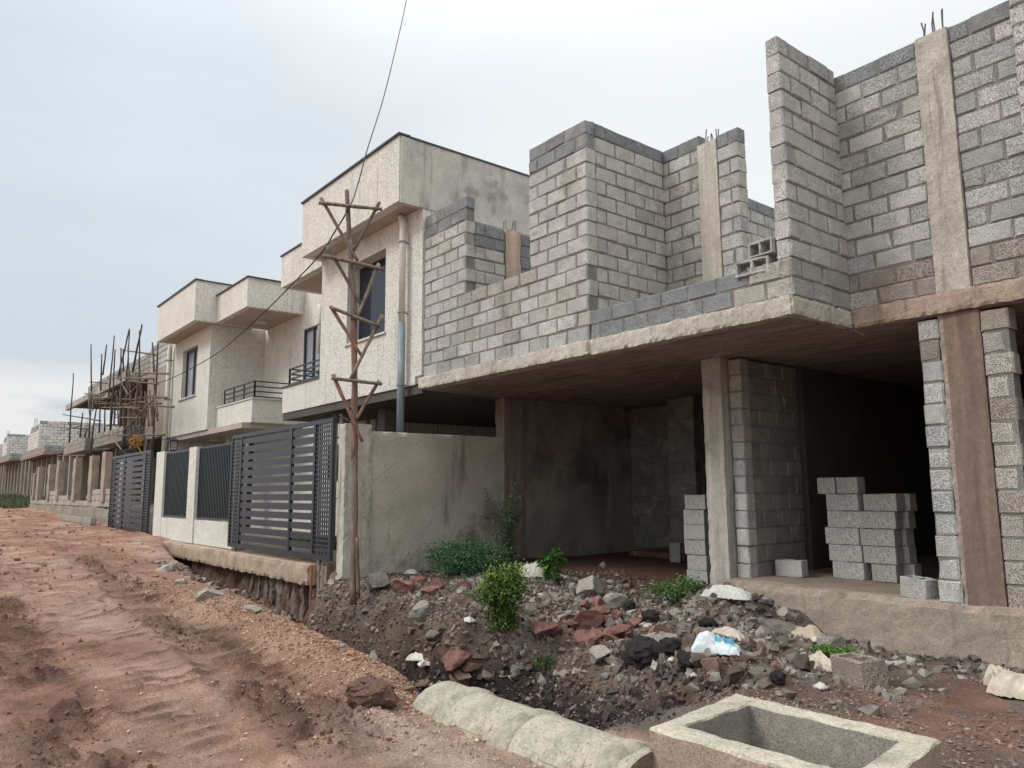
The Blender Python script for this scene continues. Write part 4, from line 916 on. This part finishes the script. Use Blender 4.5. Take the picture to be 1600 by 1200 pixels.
# ================================================================== PLANTS
def plant(name,label,cat,base,n,rad,h,leaf,cols,shape='dome',stems=10,lw=.5,droop=.2):
    t=thing(name,label,cat,base); b=Vector(base); m=MB(); st=MB()
    tips=[]
    for i in range(stems):
        a=random.random()*6.28; r=rad*random.uniform(.15,.9)
        if shape=='tall': r=rad*random.uniform(.1,1); tip=b+Vector((math.cos(a)*r,math.sin(a)*r*.6,h*random.uniform(.45,1)))
        else: tip=b+Vector((math.cos(a)*r,math.sin(a)*r,h*(1-.55*(r/rad)**2)*random.uniform(.7,1)))
        midp=b.lerp(tip,.5)+Vector((0,0,h*.1)); root=b+Vector((math.cos(a)*r*.3,math.sin(a)*r*.3,-.03)); st.tube([root,midp,tip],[.007,.005,.002],4); tips.append((root,midp,tip))
    for i in range(n):
        r0,m0,t0=random.choice(tips); u=random.random()**.6
        if shape=='tall': u=random.uniform(.08,1)
        p=(r0.lerp(m0,u*2) if u<.5 else m0.lerp(t0,u*2-1))
        sp=rad*(.22 if shape!='tall' else .10)
        p=p+Vector((random.gauss(0,sp*.5),random.gauss(0,sp*.5),random.gauss(0,sp*.3)))
        if p.z<b.z: p.z=b.z+random.random()*.05
        d=(p-(b+Vector((0,0,h*.2)))); d=Vector((d.x,d.y,d.z*.5))+Vector((random.gauss(0,.4),random.gauss(0,.4),random.gauss(0,.3)))*rad
        if shape=='tall': d=Vector((random.gauss(0,1),random.gauss(0,1),.5))
        d.normalize(); L=leaf*random.uniform(.6,1.3); s_=d.cross(Vector((0,0,1))+Vector((random.gauss(0,.4),random.gauss(0,.4),0))).normalized()*L*lw*.5
        e=p+d*L+Vector((0,0,-droop*L)); q=p+d*L*.5+Vector((0,0,.12*L))
        k=random.uniform(.65,1.3); c=random.choice(cols)
        k*= 1.15 if p.z>b.z+h*.6 else .95
        m.add([p,q+s_,e,q-s_,q-Vector((0,0,.1*L))],[(0,4,1),(4,2,1),(0,3,4),(3,2,4)],tuple(v*k for v in c))
    st.build('stems',m_stem,t); m.build('foliage',m_leaf,t)
    return t
def gp(px,py): p=ground(px,py); return (p.x,p.y,zg(p.x,p.y))
gA=[(.075,.135,.022),(.10,.17,.03),(.055,.11,.02)]; gB=[(.045,.115,.05),(.035,.09,.04),(.06,.14,.055)]; gC=[(.07,.14,.03),(.06,.12,.03)]
plant('leafy_shrub','bright green leafy shrub on the bank in the centre, tallest of the broad ones','shrub',gp(788,984),6500,.44,.70,.045,gA+[(.12,.19,.035)],stems=44)
b=gp(703,903)
plant('low_bush','dark green feathery bush spreading along the plastered wall','bush',(b[0]-.05,b[1]+.30,b[2]),15000,1.05,.55,.038,gB,stems=46)
b=gp(790,888)
plant('tall_weed','tall thin spiky weed clump against the corner column','weed',(b[0],b[1],b[2]),3000,.48,1.5,.075,[(.13,.19,.10),(.10,.15,.08)],shape='tall',stems=13,lw=.2)
plant('sapling','young broad-leaved sapling beside the white sack','sapling',gp(862,912),190,.2,.46,.11,[(.08,.19,.035),(.06,.15,.03)],stems=7,lw=.65)
b=gp(1062,940)
plant('small_weeds','small leafy weeds at the foot of the block tower','weed',b,2200,.42,.26,.035,gC,stems=22)
plant('grass_tuft','bright green grass tuft below the plinth, next to the hollow block','grass tuft',gp(1303,1030),1500,.22,.12,.03,[(.09,.19,.025),(.07,.15,.02)],stems=20)
plant('pit_grass','sparse thin grass growing on the dark pit bank','grass tuft',gp(850,1050),260,.24,.13,.05,[(.06,.11,.03)],stems=16,lw=.14)
b=gp(1000,930)
plant('tiny_weed','tiny weed sprouting among pale rubble behind the red stones','weed',gp(1010,945),200,.12,.1,.03,gC,stems=6)
# garden strip behind gate and far verge
def tufts(name,n,x0,x1,y0,y1,h,cols,lab):
    m=MB(); xs=[random.uniform(x0,x1) for _ in range(n)]; ys=[random.uniform(y0,y1) for _ in range(n)]; zs=zfun(np.array(xs),np.array(ys))[0]-.01
    for i in range(n):
        x,y,z=xs[i],ys[i],float(zs[i]);a=random.random()*6.28;w=.012*(1+abs(x)/20);hh=h*random.uniform(.5,1.2)
        m.add([(x-w*math.cos(a),y-w*math.sin(a),z),(x+w*math.cos(a),y+w*math.sin(a),z),(x+random.gauss(0,.3)*hh,y+random.gauss(0,.3)*hh,z+hh)],[(0,1,2)],tuple(v*random.uniform(.7,1.3) for v in random.choice(cols)))
    o=m.build(name,m_leaf); tag(o,lab,'grass',kind='stuff')
tufts('garden_grass',9000,-15.9,-12.1,6.6,8.3,.16,[(.10,.20,.03),(.07,.15,.025)],'green grass strip in the yard behind the near gate')
tufts('verge_grass',5000,-75,-46.5,4.4,6.4,.32,[(.10,.12,.06),(.07,.10,.04),(.15,.15,.10)],'weedy verge at the far end of the road')
tufts('plot_grass',500,-34,-31.2,5.8,7,.4,[(.10,.17,.04)],'grass growing between the raw fence posts')
# ================================================================== SACKS & LITTER
def sack(label,base,sx,sy,sz,col,seed,blue=False,rz=0,name='woven_sack'):
    n=34; rr=Vector((seed*3.7,seed*1.3,0)); t=thing(name,label,'sack' if 'sack' in label else 'litter',base); m=MB(); vs=[]
    ca_,sa_=math.cos(rz),math.sin(rz)
    for side in (0,1):
        for i in range(n+1):
            for j in range(n+1):
                u=i/n*2-1;v=j/n*2-1
                q=Vector((u*1.6,v*1.6,0))+rr
                rd=(1-abs(mnoise.noise(q*1.1)))**2; f=1-max(abs(u),abs(v))**4
                ed=1+.28*mnoise.noise(Vector((math.atan2(v,u)*1.3,seed,0)))
                z=sz*f*(.38+.45*rd*(.55+.5*mnoise.noise(q*.6))+.10*abs(mnoise.noise(q*2.2))+.5*mnoise.noise(q*.45))+.010*mnoise.noise(q*5)
                if side: z=z-.006
                x=u*sx*ed;y=v*sy*ed*(1-.3*u*mnoise.noise(rr))
                vs.append((base[0]+x*ca_-y*sa_,base[1]+x*sa_+y*ca_,base[2]+z))
    K=(n+1)**2
    fs=[(i*(n+1)+j,(i+1)*(n+1)+j,(i+1)*(n+1)+j+1,i*(n+1)+j+1) for i in range(n) for j in range(n)]
    m.add(vs[:K],fs,col); m.add(vs[K:],[f[::-1] for f in fs],col); m.build('crumpled_sheet',m_sack,t)
    if blue:
        m=MB()
        for (i0,i1,j0,j1) in ((16,30,19,25),):
            for i in range(i0,i1):
                for j in range(j0,j1):
                    f=fs[i*n+j]; m.add([Vector(vs[k])+Vector((0,0,.004)) for k in f],[(0,1,2,3)])
        m.build('blue_print',m_blue,t)
def gs(px,py,dz=0): p=ground(px,py); return (p.x,p.y,zg(p.x,p.y)+dz)
sack('crumpled white woven sack with blue print draped over the rubble heap',gs(1120,1022,.03),.20,.13,.20,(.55,.60,.62),3,True,.6)
sack('folded cream flap of sack standing behind the blue-printed one',gs(1135,1003,.04),.16,.05,.14,(.52,.47,.40),5,False,.3)
sack('torn white sack caught on top of the heap beside the column',gs(1135,935,.03),.26,.12,.16,(.50,.50,.46),8,False,.2)
sack('white sack slumped beside the sapling under the slab',gs(835,905,.02),.26,.16,.32,(.52,.50,.44),9,False,.8)
sack('cream torn sack left of the lone hollow block',gs(1278,1042,.02),.16,.10,.16,(.50,.43,.35),12,False,-.5)
sack('pale sack lump left of the grass tuft under the plinth',gs(1260,998,.02),.16,.09,.12,(.42,.34,.25),14,False,.1)
sack('small cream sack scrap at the right edge of the yard',gs(1566,1075,.02),.12,.09,.18,(.52,.44,.36),16,False,.4)
sack('large crumpled cream sack cut by the right frame edge',gs(1598,1092,.02),.19,.13,.30,(.58,.50,.42),18,False,-.2)
for i,(x,y,w,l) in enumerate([(733,975,.07,'white plastic scrap hanging on the trench bank'),(1190,1052,.05,'small white scrap on gravel near the black clod'),(1012,982,.05,'white scrap wedged above the largest black clod'),(1080,1062,.05,'thin white sliver in front of the black clods'),(655,1040,.13,'dirty white rag beside the pipe end'),(668,1045,.1,'pale wooden splinter pile at the pipe end'),(1275,1008,.06,'white scrap right above the cream sack'),(1330,993,.09,'flat white scrap by the grass tuft'),(642,897,.1,'white rag at the left of the low bush'),(1050,1042,.04,'white scrap between the black clods'),(1282,1078,.05,'tiny cream scrap on bare dirt')]):
    sack(l.replace('sack','bag') if False else l,gs(x,y,.015),w,w*.6,w*.7,(.60,.57,.52),20+i,False,i*.9,'litter_scrap')
# rope coil
c0=onY(213,690,5.62); m=MB(); pts=[]; vd=Vector(c0).normalized(); ax=vd.cross(Vector((0,0,1))).normalized()
for i in range(95):
    a=i*.36; r=.17*(.55+.4*math.sin(i*.23)+.35*random.random()); pts.append(c0+ax*(math.cos(a)*r*(1+.2*math.sin(i*.05)))+Vector((0,0,math.sin(a)*r*.95+.04*math.sin(i*.07)))+vd*(.05*math.sin(i*.31)))
m.tube(pts,.006,5)
m.tube([c0+ax*.05+Vector((0,0,-.15)),c0+ax*.25+Vector((0,0,-.5)),c0+ax*.45+Vector((0,0,-.85))],.011,5); o=m.build('rope_coil',m_rope,smooth=True,origin=tuple(c0)); tag(o,'coil of yellow rope hung on the scaffold','rope')
# ================================================================== SCAFFOLDED BUILDING
SB=thing('scaffolded_building','raw concrete and block house shell with jutting slabs, wrapped in timber scaffolding','building',(-35,8,-.4))
bc=(.28,.265,.245)
def slab(p,x0,x1,y0,y1,z0,z1,col=bc,name='slab'): m=MB(); m.box(x0,x1,y0,y1,z0,z1,col); return m.build(name,m_conc,p)
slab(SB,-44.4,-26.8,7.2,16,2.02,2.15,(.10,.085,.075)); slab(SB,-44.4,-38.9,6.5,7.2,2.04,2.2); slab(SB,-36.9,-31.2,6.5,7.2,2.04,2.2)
def bw(parent,P,u,L,z0,n,h=.2,tone=None,spans=None,th=.19,mat=None):
    m=MB(); blockwall(m,P,u,L,z0,n,th,h=h,tone=tone,spans=spans,mort=(.17,.16,.145)); return m.build('block_wall',mat or m_blockfar,parent)
def _k(c,lo=.88,hi=1.1):
    q=random.uniform(lo,hi); return tuple(v*q for v in c)
tb=lambda k,a:_k((.30,.28,.25))
bw(SB,(-44.4,6.52),(1,0),5.5,2.2,2,tone=tb); bw(SB,(-36.9,6.52),(1,0),5.7,2.2,2,tone=tb); bw(SB,(-31.2,6.7),(0,1),1.8,2.2,2,tone=tb); bw(SB,(-38.9,6.7),(0,1),1.2,2.2,2,tone=tb)
for a,b in ((-44.4,-38.6),(-36.7,-31.4)):
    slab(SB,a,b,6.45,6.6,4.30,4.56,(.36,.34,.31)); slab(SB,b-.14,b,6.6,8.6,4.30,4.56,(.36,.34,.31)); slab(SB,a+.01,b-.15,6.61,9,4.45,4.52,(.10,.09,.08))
tg=lambda k,a:btone('dark') if k>13 else _k((.42,.41,.38))
slab(SB,-42.5,-30,7.0,9,4.46,4.55,(.12,.11,.10)); bw(SB,(-42.0,7.0),(1,0),12.1,4.3,5,h=.2,tone=lambda k,a:btone('dark') if k==4 else tb(k,a))
bw(SB,(-29.9,6.95),(1,0),3.1,4.4,5,h=.2,tone=lambda k,a:btone('dark') if k==4 and a<1.5 else tg(k,a))
m=MB()
for a,b,z0,z1 in ((-41.5,-39.5,2.15,4.5),(-38.6,-37.2,2.15,4.5),(-36.4,-34.6,2.15,4.5),(-34.6,-33.6,3.9,4.5),(-33.6,-32.3,2.15,4.5),(-32.3,-31.4,3.9,4.5),(-31.4,-29.9,2.15,4.5)): m.box(a,b,8.4,8.6,z0,z1,(.34,.31,.28))
m.box(-29.9,-26.8,6.95,7.15,2.0,4.4,(.34,.30,.27)); m.box(-30.1,-29.9,6.95,8.6,2.15,4.5,(.30,.27,.24)); m.build('concrete_wall',m_form,SB)
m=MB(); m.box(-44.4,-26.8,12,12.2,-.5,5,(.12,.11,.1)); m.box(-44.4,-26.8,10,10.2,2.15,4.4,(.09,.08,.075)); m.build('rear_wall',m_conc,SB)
for x in (-44,-41.5,-39,-36.5,-34,-31.5,-29,-27.3):
    m=MB(); m.box(x-.14,x+.14,7.3,7.6,-.5,2.03,(.33,.29,.25)); m.build('column',m_conc,SB)
bw(SB,(-36,9),(1,0),9,-.4,9,h=.26,tone=tb)
SF=thing('timber_scaffold','tangle of leaning eucalyptus poles tied as scaffold on the raw house','scaffold',(-32,5.9,-.6))
z8=lambda x,y:(90+x/5.456,500+y/5.456)
segs=[((135,455),(100,1045)),((285,208),(290,600)),((290,600),(268,1005)),((377,290),(368,600)),((418,210),(385,470)),((484,132),(425,740)),((490,250),(450,930)),((612,75),(515,500)),((614,90),(570,820)),((540,240),(540,900)),((600,230),(628,1010)),((720,38),(640,440)),((698,90),(700,640)),((855,195),(812,1120)),((808,190),(822,440)),((345,650),(268,1210)),((606,460),(555,1120)),((625,640),(625,1030)),((560,250),(560,430)),((405,700),(400,950)),((365,640),(355,960)),((470,770),(450,940)),((215,790),(190,1000)),((250,930),(230,1000)),((765,760),(730,900)),((500,600),(480,900)),((760,1010),(765,1100)),((800,1010),(800,1110)),((690,780),(680,900)),
((540,255),(850,298)),((540,430),(700,455)),((700,452),(945,458)),((275,527),(425,540)),((420,490),(820,500)),((230,627),(400,640)),((375,745),(800,745)),((45,805),(370,860)),((0,915),(260,930)),((655,665),(930,660)),((760,640),(930,668)),((395,985),(910,980)),((280,690),(580,718)),((0,1155),(240,1155)),((480,830),(720,835)),((600,520),(860,545)),((630,700),(760,700)),((400,900),(560,890)),
((520,500),(605,640)),((715,520),(590,655)),((445,755),(560,860)),((820,680),(560,945)),((455,975),(545,1110)),((745,900),(610,1110)),((60,935),(205,900)),((165,1195),(200,1240))]
for _ in range(34):
    xx=random.uniform(270,860); y1=random.uniform(500,700); segs.append(((xx+random.uniform(-25,25),y1),(xx,y1+random.uniform(150,330)))) if _%3 else segs.append(((xx,y1+150),(xx+random.uniform(80,200),y1+150+random.uniform(-12,12))))
for i,(a,b) in enumerate(segs):
    Y=5.75+.55*((i*37)%11)/11; r=.055 if i==16 else .030
    if i>=29: r=.026
    m=MB(); m.pole(onY(*z8(*b),Y),onY(*z8(*a),Y),r*1.15,r*.75,6,.012,((.50,.48,.46) if i<29 else (.78,.74,.70)),6)
    if i in (35,49,51,52): m.c=[(1.3,1.2,1.05)]*len(m.c)
    m.build('pole',m_wood,SF,True)
# raw fence in front of it
RF=thing('raw_fence','unfinished block and stone footing with bare concrete posts before the scaffolded house','fence',(-36,5.5,-.8))
m=MB(); m.rough(-46.2,-27.3,5.4,5.7,-1.3,-.38,.35,.05,1.5,(.30,.25,.205),jag=.1); m.build('stone_footing',m_conc,RF)
bw(RF,(-46.2,5.45),(1,0),18.9,-.38,3,h=.2,tone=lambda k,a:_k((.38,.335,.29)),spans=lambda k:[(0,18.9)] if k<1 else [(0,1.3),(5.9,10.8),(14.6,18.9)] if k<2 else [(6,8.5),(15,18.7)])
for x,z in ((-45.2,1.15),(-43.7,1.42),(-40.35,1.42),(-37.9,1.5),(-34.0,1.45),(-30.8,1.42),(-28.65,1.45)):
    m=MB(); m.rough(x-.27,x+.27,5.38,5.62,-.2,z,.2,.02,3,(.36,.30,.245),jag=.03); m.build('fence_post',m_conc,RF)
bw(RF,(-44,4.95),(1,0),6,-.95,1,tone=tb); bw(RF,(-37.5,4.9),(1,0),10,-1.1,2,tone=tb,spans=lambda k:[(0,10)] if k<1 else [(4,10)])
# ================================================================== FAR SHELLS
def shell(label,x0,x1,zs,zt,corner,sidex):
    s=thing('block_shell',label,'building',((x0+x1)/2,9,-.3),'roofless block houses at the far end')
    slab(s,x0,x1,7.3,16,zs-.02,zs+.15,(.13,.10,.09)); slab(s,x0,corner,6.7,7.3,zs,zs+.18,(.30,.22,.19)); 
    bw(s,(x0,6.75),(1,0),corner-x0,zs+.18,2,tone=tb); bw(s,(corner-.19,6.95),(0,1),2.2,zs+.18,2,tone=lambda k,a:btone('dark'))
    n=int((zt-zs-.18)/.2)
    bw(s,(sidex,6.95),(0,1),6.2,zs+.18,n,tone=lambda k,a:btone('dark') if k>=n-1 and random.random()<.7 else btone())
    bw(s,(x0+1,6.95),(1,0),sidex-x0-1.2,zs+.18,n-1,tone=lambda k,a:btone('dark') if k>=n-3 else btone(),spans=lambda k:[(0,(sidex-x0-1.2))] if k<n-4 else [((sidex-x0-1.2)*.35*(k-n+5)/4,(sidex-x0-1.2))])
    bw(s,(sidex+.2,13),(1,0),x1-sidex-.4,zs+.18,n-1,tone=lambda k,a:btone())
    m=MB(); m.box(sidex+.02,sidex+.25,9.5,9.9,zs,zt-.4,(.38,.33,.28)); c=m.build('column',m_conc,s); 
    for (xx,yy) in ((sidex,9.6),(sidex,12.8),(x0+3,7),(x1-3,13)):
        m=MB()
        for i in range(4): m.tube([(xx+i*.1,yy+.05*i,zt-.5),(xx+i*.1,yy+.05*i,zt+.2)],.010,4)
        m.build('rebar',m_steel,s)
    k=0; x=x0+.5
    while x<x1:
        m=MB(); m.box(x-.16,x+.16,7.4,7.7,-.6,zs,(.36,.32,.28)); m.build('column',m_conc,s); x+=2.1
    m=MB(); m.box(x0,x1,11,11.2,-.6,zs,(.2,.18,.16)); m.box(x0+2,x0+5,8.6,8.8,-.6,zs,(.3,.28,.25)); m.box(x1-4,x1-2,8.6,8.8,-.6,zs,(.3,.28,.25)); m.build('inner_wall',m_conc,s)
shell('roofless block house immediately beyond the scaffolded one',-63.5,-45,2.45,5.0,-52.8,-57.3)
shell('roofless block house second beyond the scaffolded one',-80,-64,2.75,5.3,-70.5,-75.5)
shell('most distant roofless block house at the left edge',-99,-81,2.9,5.4,-88,-93)
# ================================================================== WORLD + SUN
w=bpy.data.worlds.new('World'); scene.world=w; w.use_nodes=True; n=w.node_tree.nodes; L=w.node_tree.links
for x in list(n): n.remove(x)
out=n.new('ShaderNodeOutputWorld'); sky=n.new('ShaderNodeTexSky'); sky.sky_type='NISHITA'; sky.sun_disc=False
SUN_EL=R(43); az=math.atan2(-.88,-.42)
sky.sun_elevation=SUN_EL; sky.sun_rotation=math.pi/2-az; sky.air_density=1.5; sky.dust_density=4
bg1=n.new('ShaderNodeBackground'); bg1.inputs[1].default_value=.02; L.new(sky.outputs[0],bg1.inputs[0])
tc=n.new('ShaderNodeTexCoord'); sp_=n.new('ShaderNodeSeparateXYZ'); L.new(tc.outputs['Generated'],sp_.inputs[0])
def mrw(src,a,b,c,d):
    t=n.new('ShaderNodeMapRange'); t.interpolation_type='SMOOTHSTEP'; t.inputs[1].default_value=a;t.inputs[2].default_value=b;t.inputs[3].default_value=c;t.inputs[4].default_value=d; L.new(src,t.inputs[0]); return t.outputs[0]
mp=n.new('ShaderNodeMapping'); mp.inputs['Scale'].default_value=(1,1,3.2); L.new(tc.outputs['Generated'],mp.inputs[0])
nz=n.new('ShaderNodeTexNoise'); nz.inputs['Scale'].default_value=1.6; nz.inputs['Detail'].default_value=5; nz.inputs['Roughness'].default_value=.5; L.new(mp.outputs[0],nz.inputs['Vector'])
# cloud deck brighter to the right (over the building), bluer toward the far street
dot=n.new('ShaderNodeVectorMath'); dot.operation='DOT_PRODUCT'; L.new(tc.outputs['Generated'],dot.inputs[0]); dot.inputs[1].default_value=(.75,.55,.45)
ad=n.new('ShaderNodeMath'); ad.operation='MULTIPLY_ADD'; L.new(nz.outputs['Fac'],ad.inputs[0]); ad.inputs[1].default_value=.9; L.new(dot.outputs['Value'],ad.inputs[2])
mx=n.new('ShaderNodeMix'); mx.data_type='RGBA'; L.new(mrw(ad.outputs[0],-.35,.62,0,1),mx.inputs[0]); mx.inputs[6].default_value=(.57,.64,.72,1); mx.inputs[7].default_value=(.90,.925,.92,1)
# low cloud bank near the horizon
mx2=n.new('ShaderNodeMix'); mx2.data_type='RGBA'; nz2=n.new('ShaderNodeTexNoise'); nz2.inputs['Scale'].default_value=5; nz2.inputs['Detail'].default_value=6; mp2=n.new('ShaderNodeMapping'); mp2.inputs['Scale'].default_value=(1,1,5); L.new(tc.outputs['Generated'],mp2.inputs[0]); L.new(mp2.outputs[0],nz2.inputs['Vector'])
ml=n.new('ShaderNodeMath'); ml.operation='MULTIPLY'; L.new(mrw(nz2.outputs['Fac'],.40,.54,0,.95),ml.inputs[0]); L.new(mrw(sp_.outputs[2],.17,.11,0,1),ml.inputs[1])
L.new(ml.outputs[0],mx2.inputs[0]); L.new(mx.outputs[2],mx2.inputs[6]); mx2.inputs[7].default_value=(.83,.83,.845,1)
bg2=n.new('ShaderNodeBackground'); L.new(mx2.outputs[2],bg2.inputs[0]); L.new(mrw(sp_.outputs[2],.45,1.0,.79,2.0),bg2.inputs[1])
ash=n.new('ShaderNodeAddShader'); L.new(bg1.outputs[0],ash.inputs[0]); L.new(bg2.outputs[0],ash.inputs[1]); L.new(ash.outputs[0],out.inputs[0])
sd=bpy.data.lights.new('sun','SUN'); sd.energy=1.5; sd.angle=R(18); sd.color=(1,.975,.94)
so=bpy.data.objects.new('sun',sd); COL.objects.link(so)
dirv=Vector((math.cos(az)*math.cos(SUN_EL),math.sin(az)*math.cos(SUN_EL),math.sin(SUN_EL)))
so.rotation_euler=dirv.to_track_quat('Z','Y').to_euler(); so.location=(0,-10,20)
vs_=scene.view_settings; vs_.view_transform='Standard'; vs_.look='None'; vs_.gamma=1; vs_.exposure=.24
scene.render.engine='CYCLES'
